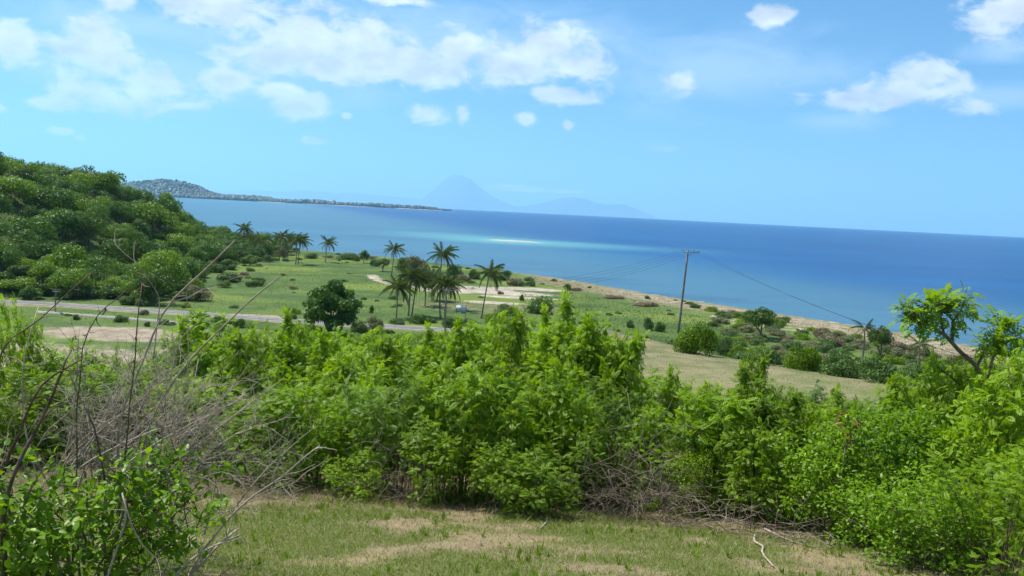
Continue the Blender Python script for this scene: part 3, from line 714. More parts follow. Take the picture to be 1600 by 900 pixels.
# ------------------------------------------------------------------ wooded hill
HV = [crown_meshes(100 + i, 3.6 + .3 * (i % 3), 5.0, 1.4, 12 + i % 4, 3900, .36, 'leaf_hill', .95, (.32, .54)) for i in range(8)]
LV = [crown_meshes(130 + i, 4.0, 5.0, 1.6, 13, 3600, .40, 'leaf_hill_light', .85) for i in range(2)]
named = [  # px x, px crown-centre y, crown width px, distance Y, light?, label
    (168, 273, 56, 238, 'leaf_hill_light', 'big round tree alone on the skyline of the wooded hill'),
    (258, 311, 50, 262, 'leaf_hill_light', 'pale green tree against the sea on the hill shoulder'),
    (204, 385, 82, 172, 'leaf_dark', 'tall dark shady tree at the foot of the wooded hill'),
    (108, 408, 96, 158, 'leaf_hill_light', 'bright green spreading tree below the wooded hill'),
    (22, 408, 78, 160, 'leaf_hill_light', 'bright green tree at the hill foot by the picture edge'),
    (18, 352, 72, 186, 'leaf_hill_light', 'sunlit yellow-green tree half way up the wooded hill'),
    (25, 440, 70, 146, 'leaf_hill_light', 'low leafy tree beside the road under the wooded hill'),
    (135, 345, 50, 200, 'leaf_hill', 'rounded dense tree amid the slope above the bright spreading tree'),
    (190, 315, 50, 222, 'leaf_hill', 'broad dark tree just below the big skyline tree'),
]
placed = []
for k, (px, py, wd, Y, mt_, lab) in enumerate(named):
    c_ = at_depth(px, py, Y); rad = wd / F * Y / 2; gz = hg(c_[0], c_[1]); s_ = rad / 4.6
    pr = LV[k % 2] if mt_ == 'leaf_hill_light' else HV[k % 8]
    hz = (c_[2] - gz) / 4.2
    sz = min(max(hz, s_ * .75), s_ * 1.5)
    tree('hill_tree', pr, (c_[0], c_[1], min(gz, c_[2] - 4.2 * sz)), lab, 'tree', k * 1.3, (s_, s_, sz), mat=mt_)
    placed.append((c_[0], c_[1], rad * .8))
rg = np.random.default_rng(77); cnt = 0
for tries in range(9000):
    x, y = rg.uniform(-165, -62), rg.uniform(134, 340); r_ = 3.0 + 3.2 * rg.random() ** 1.6
    if x > -84 and (800 + F * x / y > 290 or y > 225): continue
    if shore_dist(np.array([x]), np.array([y]))[0] < 9: continue
    if x < -0.66 * y - 4 or np.min(np.hypot(RC[:, 0] - x, RC[:, 1] - y)) < 9: continue
    if any((x - a) ** 2 + (y - b_) ** 2 < ((r_ + c_) * .6) ** 2 for a, b_, c_ in placed): continue
    z = hg(x, y)
    if x < -150 and z > 23 and rg.random() < .5: continue
    placed.append((x, y, r_)); s_ = r_ / 3.95
    if z < 6: s_ *= .8
    v = rg.random()
    if z < 7: lab, gp = 'green tree among others low on the wooded hill', 'low trees of the wooded hill'
    elif z > 18: lab, gp = 'green tree in the canopy along the crest of the wooded hill', 'crest trees of the wooded hill'
    else: lab, gp = 'green tree in the close canopy half way up the wooded hill', 'slope trees of the wooded hill'
    if v < .16: lab, gp = lab.replace('green tree', 'light yellow-green tree'), 'light ' + gp
    elif v < .34: lab, gp = lab.replace('green tree', 'dark green tree'), 'dark ' + gp
    else: lab = lab.replace('green tree', 'mid green tree')
    tree('hill_tree', HV[cnt % 8], (x, y, z - .1), lab, 'tree', rg.uniform(0, 6.3), (s_, s_, s_ * rg.uniform(.85, 1.2)), gp, mat=('leaf_hill_light' if v < .16 else 'leaf_dark' if v < .34 else None))
    cnt += 1
    if cnt >= 298: break
print('hill trees', cnt)
SCF = [crown_meshes(180 + i, 2.2, 2.6, .1, 14, 3200, .28, 'leaf_hill', .9, (.3, .5), .06, 5) for i in range(3)]
cnt = 0
for tries in range(4000):
    x, y = rg.uniform(-112, -56), rg.uniform(138, 318); px_ = 800 + F * x / y
    if px_ > 420 or px_ < -10 or hg(x, y) > 9 or np.min(np.hypot(RC[:, 0] - x, RC[:, 1] - y)) < 5.5: continue
    if px_ > 300 and x > -88 and rg.random() < .9: continue
    s_ = rg.uniform(.4, 1.25); tree('undergrowth_bush', SCF[cnt % 3], (x, y, hg(x, y) - .1), ['mid green', 'light green', 'olive green', 'dark green'][cnt % 4] + ' leafy bush in the undergrowth at the foot of the wooded hill', 'bush', rg.uniform(0, 6), (s_, s_, s_ * rg.uniform(.7, 1.1)), 'undergrowth at the hill foot, ' + ['mid green', 'light green', 'olive green', 'dark green'][cnt % 4], ('foliage', 'stem'), ['leaf_hill', 'leaf_hill_light', 'leaf_shrub', 'leaf_dark'][cnt % 4]); cnt += 1
    if cnt >= 200: break

# ------------------------------------------------------------------ coconut palms
def palm_frond(seed, L, droop, mat):
    rg = np.random.default_rng(seed); n = 30; mb = MB()
    t_ = np.linspace(0, 1, 8); X = L * (t_ - .12 * droop * t_ ** 2); Z = L * (.16 * t_ - .62 * droop * t_ ** 2)
    pts = np.stack([X, 0 * X, Z], -1); mb.tube(pts, np.linspace(.045, .008, 8), 3, .7, False)
    for i in range(n):
        u = .12 + .88 * (i + .5) / n; p = np.array([np.interp(u, t_, pts[:, j]) for j in range(3)])
        ll = L * .31 * math.sin(math.pi * (.12 + .82 * u)) ** .6 * rg.uniform(.85, 1.1)
        for sd in (1, -1):
            d = np.array([.5, sd * .62, -.5 - .7 * rg.random()]); d /= np.linalg.norm(d); wv_ = np.array([.06, 0, .01])
            mb.add([p - wv_, p + wv_, p + d * ll], [(0, 1, 2)], None, np.clip(rg.normal(.5, .25), 0, 1))
    return mb.mesh('frond', M[mat])
FR = [palm_frond(1, 3.8, .4, 'frond'), palm_frond(2, 4.2, .8, 'frond'), palm_frond(3, 4.2, 1.2, 'frond'), palm_frond(4, 3.8, 1.6, 'frond')]
FO = [palm_frond(7, 3.3, 1.5, 'frond_old')]
coco = MB()
for k in range(8):
    a = k * .8; th = np.linspace(0, 2 * math.pi, 6, endpoint=False); c_ = np.array([.28 * math.cos(a), .28 * math.sin(a), -.25 - .12 * (k % 3)])
    V = [c_ + (0, 0, .15)] + [c_ + (.12 * math.cos(x), .12 * math.sin(x), 0) for x in th] + [c_ - (0, 0, .16)]
    coco.add(V, [(0, 1 + i, 1 + (i + 1) % 6) for i in range(6)] + [(7, 1 + (i + 1) % 6, 1 + i) for i in range(6)], None, .5)
M['coconut'] = plain_mat('coconut', (0.10, 0.10, 0.03), (0.20, 0.15, 0.05), 4)
COCO = coco.mesh('coconut_bunch', M['coconut'])
def palm(px, pyb, pxc, pyc, label, group, seed, Y=None, nfr=17, size=1.0, wind=.35):
    rg = np.random.default_rng(seed)
    b_ = ground_at(px, pyb, 80) if Y is None else None
    if Y is not None: q_ = at_depth(px, pyb, Y); b_ = np.array([q_[0], Y, hg(q_[0], Y)])
    c_ = at_depth(pxc, pyc, b_[1]) - b_
    t_ = thing('coconut_palm', label, 'palm', b_, 0, (1, 1, 1), group)
    u = np.linspace(0, 1, 10); lean = np.stack([c_[0] * u ** 1.4, 0 * u, -.4 + (c_[2] + .4) * u], -1)
    lean[:, 0] += .12 * np.sin(u * 3.1) * rg.normal(0, 1.2)
    mb = MB(); r_ = np.interp(u, [0, .08, .3, 1], [.27, .19, .145, .11]) * min(1.0, .45 + c_[2] / 14); mb.tube(lean, r_, 8, rg.random()); obj('trunk', mb.mesh('trunk', M['bark_palm'], True), t_)
    for i in range(nfr):
        el = 1.25 - 1.75 * (i + .5) / nfr + rg.normal(0, .1); az = i * 2.4 + rg.normal(0, .25)
        # the sea breeze sweeps the fronds to one side
        dx, dy = math.cos(az) + wind * 1.0, math.sin(az); az2 = math.atan2(dy, dx)
        k = 0 if el > 1.1 else 1 if el > .7 else 2 if el > .1 else 3
        old = i >= nfr - 5 and rg.random() < .6
        f = obj('frond', FO[0] if old else FR[k], t_, c_)
        s_ = size * rg.uniform(.85, 1.1)
        f.rotation_euler = (rg.normal(0, .25), -max(el, -.35) * .8, az2); f.scale = (s_ * .88, s_ * .88, s_ * .88)
    cb = obj('coconut_bunch', COCO, t_, c_); cb.scale = (size, size, size)
    return t_
GP = 'coconut palms on the coastal plain'
palms = [
 (380, 391, 381, 357, 'coconut palm tallest of the three by the wooded hill', 265), (390, 391, 393, 373, 'short slim coconut palm in the middle of the trio by the hill', 268), (405, 394, 407, 375, 'coconut palm on the seaward side of the trio by the hill', 258),
 (437, 395, 439, 369, 'coconut palm over a round bush, first of the shore pair', 270), (446, 394, 450, 371, 'coconut palm over a round bush, second of the shore pair', 278),
 (462, 402, 463, 373, 'coconut palm of the twin clump on the field edge, taller trunk', 252), (466, 402, 471, 376, 'coconut palm of the twin clump on the field edge, shorter trunk', 254),
 (509, 398, 512, 379, 'lone coconut palm at the far edge of the green field', 268), (612, 416, 616, 389, 'slim lone coconut palm standing out against the bay', 232),
 (688, 470, 691, 397, 'tallest coconut palm rising above the palm grove', 160), (619, 497, 622, 449, 'coconut palm at the field side of the palm grove', None), (638, 494, 642, 430, 'coconut palm in the grove with twin close trunks, taller', None),
 (643, 494, 651, 436, 'coconut palm in the grove with twin close trunks, shorter', None), (664, 478, 666, 440, 'coconut palm in the middle of the grove, farther back', None), (675, 470, 676, 432, 'coconut palm behind the middle of the palm grove', None),
 (683, 470, 684, 445, 'short coconut palm behind the grove', None), (689, 498, 692, 440, 'coconut palm beside the utility pole in the grove', None), (695, 500, 700, 446, 'coconut palm on the beach side of the grove', None),
 (752, 498, 765, 426, 'lone leaning windswept coconut palm in front of the bare sand', None),
 (1346, 560, 1351, 513, 'young coconut palm before a small tree near the shore scrub', 118), (1431, 572, 1437, 538, 'small coconut palm half hidden behind the sapling by the shore', 108)]
for k, (a, b_, c_, d_, lab, Y) in enumerate(palms):
    far = Y is not None and Y > 200
    sm = .62 if k >= 19 else (1.0 if far else .92)
    if k in (1,): sm = .75
    palm(a, b_, c_, d_, lab, GP, 300 + k, Y, 14 if k >= 19 else 24 if far else 30, sm, .55 if k == 18 else .3)
# ------------------------------------------------------------------ single trees and shrubs of the plain and the shore
def by_px(name, pair, unit, px, py_base, width_px, height_px, label, Y=None, group=None, rz=0.0, mat=None, parts=('crown', 'trunk'), cat='tree', sink=0.0):
    """unit = (radius, height) of the mesh at scale 1; size follows from the picture size at the ground point it stands on"""
    if Y is None: b_ = ground_at(px, py_base, 14)
    else: q_ = at_depth(px, py_base, Y); b_ = np.array([q_[0], Y, hg(q_[0], Y)])
    sx_ = width_px / F * b_[1] / 2 / unit[0]
    h_ = height_px / F * b_[1]
    if Y is not None: h_ = at_depth(px, py_base - height_px, Y)[2] - b_[2]
    return tree(name, pair, b_ - (0, 0, sink), label, cat, rz, (sx_, sx_, h_ / unit[1]), group, parts, mat)
BIGT = crown_meshes(201, 4.6, 8.0, .2, 52, 11000, .34, 'leaf_hill', .75, (.13, .27), .24, 14)
RNDT = crown_meshes(202, 3.4, 4.6, 1.5, 22, 7000, .28, 'leaf_dark', .9, (.2, .38), .2, 9)
CONE = crown_meshes(203, 1.6, 4.6, .4, 14, 2600, .28, 'leaf_dark', 1.3, (.3, .5), .1, 3)
BALL = crown_meshes(204, 1.35, 2.3, .5, 16, 3000, .16, 'leaf_dark', 1.0, (.35, .5), .09, 4)
SCR = [crown_meshes(210 + i, 2.0, 2.2, -.45, 20, 3800, .2, 'leaf_shrub', .9, (.26, .46), .05, 6) for i in range(5)]
U = (2.25, 1.95)      # measure of the scrub meshes
by_px('shade_tree', BIGT, (4.6, 7.6), 515, 540, 116, 112, 'large dark spreading tree in front of the road by the green field', 112)
by_px('round_tree', RNDT, (3.9, 6.5), 1188, 529, 68, 58, 'round dark tree with a bare trunk on the dry shore strip')
by_px('conical_tree', CONE, (1.9, 5.0), 568, 411, 19, 22, 'small dark cone-shaped tree at the water edge of the field')
by_px('round_bush', BALL, (1.6, 2.9), 887, 458, 15, 16, 'small dark ball-shaped bush on the shore edge', cat='bush')
by_px('field_tree', RNDT, (3.9, 6.5), 598, 424, 30, 24, 'light green bushy tree beside the footpath at the bay', mat='leaf_shrub')
by_px('shore_tree', RNDT, (3.9, 6.5), 1376, 552, 46, 52, 'small dark tree with ragged crown behind the young palm', 124)
by_px('field_sapling', CONE, (1.9, 5.0), 580, 495, 9, 20, 'tiny upright sapling in the dark grass beside the shade tree')
scr = [  # px x, base y, width, height, label, material
 (441, 402, 20, 18, 'round grey-green bush under the pair of shore palms', 'leaf_grey'), (487, 404, 28, 9, 'low dark shrub on the shore between palm clumps', 'leaf_dark'), (540, 405, 46, 12, 'long light green shrub on the bay shore by the lone palm', None),
 (555, 408, 16, 10, 'dark little shrub beside the cone-shaped tree', 'leaf_dark'), (585, 416, 18, 12, 'leafy shrub between the cone-shaped tree and the footpath', None), (650, 428, 46, 30, 'broad grey-green thicket behind the palm grove', 'leaf_grey'),
 (630, 425, 34, 22, 'green thicket seen left of the tall palms at the bay', None), (710, 432, 30, 22, 'dark shrub behind the tallest palm', 'leaf_dark'), (742, 436, 22, 18, 'dark round shrub behind the leaning palm', 'leaf_dark'), (725, 440, 30, 12, 'brownish low shrub by the bare sand', 'leaf_brown'),
 (788, 438, 26, 17, 'dark leafy shrub seaward of the leaning palm', 'leaf_dark'), (765, 432, 20, 12, 'small green shrub at the shore behind the leaning palm', None), (806, 446, 34, 14, 'grey-brown scrub at the shore beyond the bare sand', 'leaf_grey'), (828, 447, 20, 10, 'green scrub at the tip of the sand track', None),
 (842, 489, 54, 28, 'wide olive-green bush on the plain right of the leaning palm', 'leaf_shrub'), (790, 492, 40, 18, 'low olive bush next to the leaning palm trunk', 'leaf_shrub'), (815, 470, 10, 10, 'small dark shrub on the sandy clearing', 'leaf_dark'),
 (652, 505, 40, 16, 'dark hedge-like bush below the grove beside the road', 'leaf_dark'), (620, 507, 30, 12, 'small green bush at the grove foot on the road side', None), (705, 512, 40, 18, 'leafy bush under the billboard', 'leaf_dark'), (310, 470, 46, 26, 'round brown-green bush beside the road in the field', 'leaf_grey'),
 (1012, 516, 22, 20, 'small bush on the rim of the dry knoll, first of three', None), (985, 512, 16, 14, 'tiny bush on the rim of the dry knoll by the tall shoots', None), (1032, 518, 20, 18, 'dark bush on the rim of the dry knoll beside the pole', 'leaf_dark'),
 (1088, 553, 76, 54, 'big rounded green bush on the knoll rim below the utility pole', 'leaf_mid'), (1130, 556, 34, 32, 'dark bush touching the big rounded bush on the knoll rim', 'leaf_shrub'), (1152, 560, 30, 22, 'small leafy bush on the knoll rim before the round tree', 'leaf_mid'),
 (1256, 578, 62, 46, 'bright leafy bush casting a shadow on the dry knoll', 'leaf_mid'), (1195, 566, 54, 26, 'low pale green scrub on the slope under the round tree', 'leaf_shrub'), (1310, 588, 70, 40, 'low green scrub on the knoll slope next to the shadow-casting bush', 'leaf_shrub'),
 (1370, 598, 74, 42, 'wide green scrub on the slope below the young palm', 'leaf_shrub'), (1430, 608, 60, 38, 'green scrub on the slope below the small palm', 'leaf_shrub'), (1480, 612, 60, 46, 'shaded green scrub behind the sapling', 'leaf_shrub'),
 (1285, 528, 34, 18, 'russet dry bush at the shore right of the round tree', 'leaf_brown'), (1305, 540, 40, 15, 'low brown withered scrub on the shore strip', 'leaf_brown'), (1400, 548, 46, 16, 'dark brown scrub along the shore behind the small palm', 'leaf_brown'), (1345, 542, 36, 12, 'withered grey scrub at the shore by the young palm', 'leaf_grey'),
 (1012, 467, 12, 6, 'single green tuft-like shrub on the shore edge left of the pole', None), (960, 466, 40, 6, 'low brown scrub lining the shore left of the pole', 'leaf_brown'), (1010, 478, 46, 7, 'brown scrub lining the shore right before the pole', 'leaf_brown'), (1140, 493, 40, 8, 'brown scrub on the shore between pole and round tree', 'leaf_brown'),
 (900, 454, 30, 5, 'dry brown scrub on the shore by the ball-shaped bush', 'leaf_brown'), (1440, 556, 30, 14, 'green-brown scrub by the water behind the sapling', 'leaf_grey'), (1500, 572, 50, 22, 'dry scrub by the water at the sapling top', 'leaf_brown'),
 (350, 408, 44, 26, 'dense low bush where the wooded hill meets the field', 'leaf_dark'), (395, 403, 34, 16, 'dark bush under the three hill palms', 'leaf_dark'), (330, 425, 34, 18, 'mid green bush at the hill corner of the field', None), (270, 440, 40, 22, 'leafy bush at the hill foot beside the tall shady tree', None),
 (290, 455, 26, 14, 'small light shrub in the grass below the hill', 'leaf_shrub'), (240, 462, 36, 18, 'green roadside shrub below the tall shady tree', None), (170, 466, 40, 20, 'green roadside shrub below the bright spreading tree', None), (420, 408, 22, 9, 'low field shrub near the hill palms', 'leaf_shrub'),
 (120, 500, 14, 10, 'small dark bush between road and low wall', 'leaf_dark'), (190, 503, 26, 12, 'dark bush on the low wall by the ploughed field', 'leaf_dark'), (225, 492, 18, 9, 'small bush on the road verge above the ploughed field', 'leaf_grey'), (230, 510, 12, 8, 'tiny bush at the end of the low wall', 'leaf_dark'),
 (375, 512, 26, 14, 'dark bush on the near side of the road left of the shade tree', 'leaf_dark'), (455, 500, 22, 12, 'small bush by the roadside dirt patch', 'leaf_shrub'), (770, 505, 40, 20, 'leafy bush at the foot of the leaning palm', 'leaf_mid'), (560, 520, 34, 20, 'dark undergrowth bush beside the shade tree', 'leaf_dark'),
 (586, 516, 32, 22, 'greyish twiggy bush on the road edge under the grove', 'leaf_grey')]
for k, (px, py, wd, ht, lab, mt_) in enumerate(scr):
    by_px('scrub_bush', SCR[k % 5], U, px, py, wd, ht, lab, rz=k * 1.7, mat=mt_, parts=('foliage', 'stem'), cat='bush', group='scrub on the plain and shore')

rg = np.random.default_rng(44); cnt = 0
for tries in range(3000):
    x, y = rg.uniform(-92, 62), rg.uniform(98, 325); sdv = float(shore_dist(np.array([x]), np.array([y]))[0])
    if sdv < 5 or abs(x / y) > .6 or (-2 < x < 40 and y > 160 and rg.random() < .7): continue
    if np.min(np.hypot(RC[:, 0] - x, RC[:, 1] - y)) < 5 or np.hypot((x + 58) / 28, (y - 108) / 13) < 1: continue
    edge = sdv < 18 or np.min(np.hypot(RC[:, 0] - x, RC[:, 1] - y)) < 12 or x < -72
    if not edge and (fbm(np.array([x / 25]), np.array([y / 25]), 3, 70)[0] < .52): continue
    r_ = rg.uniform(.7, 1.9) * (1.0 if edge else .75); s_ = r_ / 2.2
    mt_ = rg.choice(['leaf_shrub', 'leaf_grey', 'leaf_dark', 'leaf_mid', 'leaf_brown'], p=[.45, .13, .2, .12, .1] if x < 0 else [.35, .2, .1, .1, .25])
    lab, gp = ('low wild shrub scattered along the shore', 'wild shrubs along the shore') if sdv < 18 else ('low wild shrub scattered over the green coastal plain', 'wild shrubs on the plain')
    cw = dict(leaf_shrub='olive green', leaf_grey='greyish', leaf_dark='dark green', leaf_mid='bright green', leaf_brown='brown withered')[str(mt_)]; lab = cw + ' ' + lab; gp = cw + ' ' + gp
    tree('field_shrub', SCR[cnt % 5], (x, y, hg(x, y) - .1), lab, 'shrub', rg.uniform(0, 6), (s_, s_, s_ * rg.uniform(.55, 1.0)), gp, ('foliage', 'stem'), str(mt_)); cnt += 1
    if cnt >= 170: break
print('field shrubs', cnt)
# nearly closed scrub on the slope between the knoll rim and the shore strip
cnt = 0; pl = []
for tries in range(4000):
    x = rg.uniform(12, 70); ed_ = float(np.interp(x, KEDGE[:, 0], KEDGE[:, 1])); y = ed_ + rg.uniform(3, 135); sdv = float(shore_dist(np.array([x]), np.array([y]))[0]); px_ = 800 + F * x / y
    if sdv < 17 or px_ < 1035 or px_ > 1640 or np.min(np.hypot(RC[:, 0] - x, RC[:, 1] - y)) < 4: continue
    if px_ < 1120 and y > 100: continue
    if y < 108 and y > ed_ + 14: continue
    if any((x - a) ** 2 + (y - b_) ** 2 < 2.4 ** 2 for a, b_ in pl): continue
    s_ = rg.uniform(.9, 2.1) / 2.2; kk = cnt % 3; pl.append((x, y))
    tree('slope_scrub', SCR[cnt % 5], (x, y, hg(x, y) - .1), ['olive green', 'fresh green', 'dull grey-green'][kk] + ' low scrub on the slope between the dry knoll and the shore', 'bush', rg.uniform(0, 6), (s_, s_, s_ * rg.uniform(.6, 1.0)), ['olive', 'fresh green', 'grey-green'][kk] + ' scrub on the seaward slope', ('foliage', 'stem'), ['leaf_shrub', 'leaf_mid', 'leaf_grey'][kk]); cnt += 1
    if cnt >= 130: break
print('slope scrub', cnt)

# ------------------------------------------------------------------ utility poles, cables, billboard, boat
def utility_pole(px, pytop, Y, pxb, arm, label, r_, name='utility_pole', wires=4):
    b_ = at_depth(pxb, 500, Y); b_ = np.array([b_[0], Y, hg(b_[0], Y)]); tp = at_depth(px, pytop, Y) - b_
    t_ = thing(name, label, 'utility pole', b_)
    mb = MB(); u = np.linspace(0, 1, 6)[:, None]; mb.tube(np.array([0, 0, -.6]) * (1 - u) + tp * u, np.linspace(r_ * 1.15, r_ * .75, 6), 10, .5); obj('shaft', mb.mesh('shaft', M['pole'], True), t_)
    ca = tp - (0, 0, .35); mb = MB(); mb.box((0, -.16, 0), (arm / 2, .05, .07)); a_ = obj('crossarm', mb.mesh('crossarm', M['metal']), t_, ca + (arm * .18, 0, 0))
    mb = MB(); mb.tube([(0, -.2, -.75), (arm * .3, -.2, -.05)], .03, 5); obj('brace', mb.mesh('brace', M['metal']), t_, ca)
    pts = []
    for k in range(wires):
        xx = -arm / 2 + .08 + (arm - .16) * k / (wires - 1); mb = MB()
        mb.tube([(0, 0, 0), (0, 0, .12), (0, 0, .15), (0, 0, .24), (0, 0, .3)], [.03, .03, .09, .1, .05], 8)
        obj('insulator', mb.mesh('insulator', M['porcelain'], True), a_, (xx, -.16, .07)); pts.append(b_ + ca + np.array([arm * .18 + xx, -.16, .38]))
    return pts, b_, tp
W1, b1, tp1 = utility_pole(1075, 391, 142, 1061, 2.9, 'tall dark utility pole with crossarm beside the sea', .20)
W2, b2, tp2 = utility_pole(698, 450, 124, 696, 1.6, 'slim utility pole with pale crossarm standing in the palm grove', .12)
W3, b3, tp3 = utility_pole(87, 452, 128, 86, 1.2, 'short grey utility pole on the road below the wooded hill', .11)
W4, b4, tp4 = utility_pole(1560, 575, 88, 1552, 2.0, 'utility pole behind the sapling by the picture edge', .13)
def cable(a, b_, sag, label):
    u = np.linspace(0, 1, 28)[:, None]; p_ = a * (1 - u) + b_ * u; p_[:, 2] -= sag * 4 * (u * (1 - u))[:, 0]
    mb = MB(); mb.tube(p_, .012, 4); tag(obj('power_cable', mb.mesh('power_cable', M['wire'])), label, 'cable', 'cables of the power line')
for k, nm in enumerate(('upper', 'second', 'third', 'lowest')):
    cable(W1[k], W2[k], 1.6 + .35 * k, nm + ' sagging cable between the seaside pole and the palm grove pole')
for k, nm in enumerate(('upper', 'second', 'lowest')):
    cable(W1[k + 1], W4[k + 1], 1.0 + .3 * k, nm + ' cable falling from the seaside pole towards the sapling')
# billboard
b_ = ground_at(720, 497); bd = thing('billboard', 'small pale blue-white billboard on two posts near the palm grove', 'billboard', b_)
mb = MB(); mb.box((0, 0, 1.75), (.95, .04, .6)); obj('panel', mb.mesh('panel', M['sign_face']), bd)
for x in (-.8, .8): mb = MB(); mb.box((0, .09, .9), (.05, .045, 1.25)); obj('post', mb.mesh('post', M['metal']), bd, (x, 0, 0))
mb = MB()
for z in (1.12, 2.38): mb.box((0, 0, z), (1.0, .06, .035))
for x in (-.98, .98): mb.box((x, 0, 1.75), (.03, .06, .6))
obj('frame', mb.mesh('frame', M['metal']), bd)
# boat off the far spit
c_ = at_depth(611, 326, HY - 620); bt = thing('fishing_boat', 'dark boat lying off the sandy spit across the bay', 'boat', (c_[0], HY - 620, -1.7), .15)
V = []
for x, wd, zz in ((-22, 2.5, 3.2), (-14, 4, 2.6), (0, 4.6, 2.2), (14, 3.6, 3.0), (23, .2, 5.0)): V += [(x, -wd, zz), (x, wd, zz), (x, wd * .55, -.6), (x, -wd * .55, -.6)]
Q = [(4 * i + j, 4 * i + (j + 1) % 4, 4 * i + 4 + (j + 1) % 4, 4 * i + 4 + j) for i in range(4) for j in range(4)] + [(0, 3, 2, 1), (16, 17, 18, 19)]
obj('hull', mesh('hull', V, [np.array(Q)], M['boat'], np.full(20, .5)), bt)
mb = MB(); mb.box((-6, 0, 4.6), (7, 3, 2.4)); mb.box((-6, 0, 7.2), (8, 3.6, .25)); obj('cabin', mb.mesh('cabin', M['concrete']), bt)
mb = MB(); mb.tube([(6, 0, 2), (6, 0, 13)], .3, 5); obj('mast', mb.mesh('mast', M['metal']), bt)

# ------------------------------------------------------------------ foreground thicket
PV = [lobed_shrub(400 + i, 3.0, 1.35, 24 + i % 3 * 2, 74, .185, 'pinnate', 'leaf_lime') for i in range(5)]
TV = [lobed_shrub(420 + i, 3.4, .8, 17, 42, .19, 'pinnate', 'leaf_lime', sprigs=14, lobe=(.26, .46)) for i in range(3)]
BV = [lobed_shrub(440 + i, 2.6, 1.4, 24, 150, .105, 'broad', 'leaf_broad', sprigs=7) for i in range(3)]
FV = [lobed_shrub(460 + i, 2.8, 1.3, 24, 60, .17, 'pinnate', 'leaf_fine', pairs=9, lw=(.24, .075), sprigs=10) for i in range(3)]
SETS = {'P': PV, 'T': TV, 'B': BV, 'F': FV}
def clump(px, pytop, Y, half_px, label, set_, k, mat=None, base=None, group='bushes of the hillside thicket'):
    c_ = at_depth(px, pytop, Y); gz = hg(c_[0], Y); h_ = max(c_[2] - gz, .5)
    r_ = half_px / F * Y; pr = SETS[set_][k % len(SETS[set_])]; H0, R0 = pr[2:]
    t_ = thing('leafy_bush', label, 'bush', (c_[0], Y, gz), k * 2.1, (r_ / R0, r_ / R0, h_ / H0), group)
    f = obj('foliage', pr[0], t_); obj('stem', pr[1], t_)
    if mat: f.material_slots[0].link = 'OBJECT'; f.material_slots[0].material = M[mat]
    return t_
FRONT = [ # px x, top y, distance, half width px, label, set, material
 (390, 628, 11.4, 92, 'dark green bush behind the tangle of dead grey twigs', 'F', 'leaf_mid'), (500, 585, 11.6, 105, 'leafy bush at the turf edge, left of the bush with dead twigs at its foot', 'P', None),
 (620, 590, 11.0, 100, 'feathery bush at the turf edge with dead twigs at its foot', 'F', None), (735, 560, 10.9, 105, 'tall bright bush whose shade darkens the turf', 'P', None), (690, 640, 10.2, 75, 'low leafy bush hanging over the turf before the tall bright bush', 'P', 'leaf_mid'),
 (845, 560, 11.2, 95, 'bright bush between the shaded turf and the brown brush pile', 'P', None), (955, 585, 11.5, 90, 'bush standing over the brown brush pile', 'F', None), (1050, 622, 11.0, 80, 'bush on the far side of the brown brush pile', 'P', None),
 (1120, 612, 10.6, 78, 'slender bush with visible thin stems beside the brush pile', 'T', None), (1185, 575, 10.9, 58, 'upright dense bush with its top before the dry knoll', 'T', 'leaf_mid'), (1200, 650, 10.0, 80, 'dark bush filling the gap under the upright bush', 'P', 'leaf_mid'),
 (1290, 650, 9.6, 100, 'broad-leaved bush left of the largest one at the turf edge', 'B', None), (1400, 628, 9.3, 125, 'largest broad-leaved bright bush at the turf edge', 'B', None), (1360, 745, 8.7, 80, 'low broad-leaved bush spilling onto the dry grass', 'B', None),
 (1510, 608, 9.2, 110, 'tall broad-leaved bush below the sapling', 'B', 'leaf_lime'), (1600, 560, 9.0, 110, 'bright bush cut by the picture edge below the sapling', 'P', None), (1560, 700, 8.4, 110, 'feathery bush in the corner of the picture under the sapling', 'F', 'leaf_lime'),
 (1490, 770, 8.3, 80, 'leafy low bush before the tall broad-leaved bush', 'P', 'leaf_mid'), (320, 585, 13.0, 90, 'green bush seen through the upper dead branches', 'P', None), (230, 566, 13.5, 95, 'green bush seen behind the tallest dead branch', 'P', 'leaf_mid'),
 (110, 562, 13.0, 110, 'green bush behind the dead shrub near the ploughed field', 'P', None), (15, 575, 12.0, 90, 'leafy bush behind the dark dead trunk at the picture edge', 'P', 'leaf_mid'), (440, 690, 10.6, 55, 'small feathery low bush beside the dead twigs at the turf', 'F', None),
 (905, 660, 10.5, 60, 'small bush inside the brown brush pile', 'P', 'leaf_mid'), (1090, 700, 10.2, 50, 'small green bush at the foot of the slender bush', 'B', 'leaf_mid'),
 (1440, 740, 7.7, 105, 'leafy broad-leaved bush nearest the lower picture edge', 'B', None), (1580, 700, 7.3, 120, 'feathery bush filling the lower right corner', 'F', 'leaf_lime'), (780, 690, 9.9, 60, 'low bush overhanging the shaded turf', 'P', 'leaf_mid'), (560, 700, 10.3, 60, 'low feathery bush left of the grey dead twigs', 'F', 'leaf_lime'), (900, 600, 11.0, 70, 'bright bush right behind the brown brush pile', 'P', None), (835, 705, 9.55, 72, 'small dark-shaded bush spreading over the turf before the bright bush', 'P', 'leaf_mid')]
for k, (px, py, Y, hw, lab, st_, mt_) in enumerate(FRONT): clump(px, py, Y, hw, lab, st_, k, mt_)
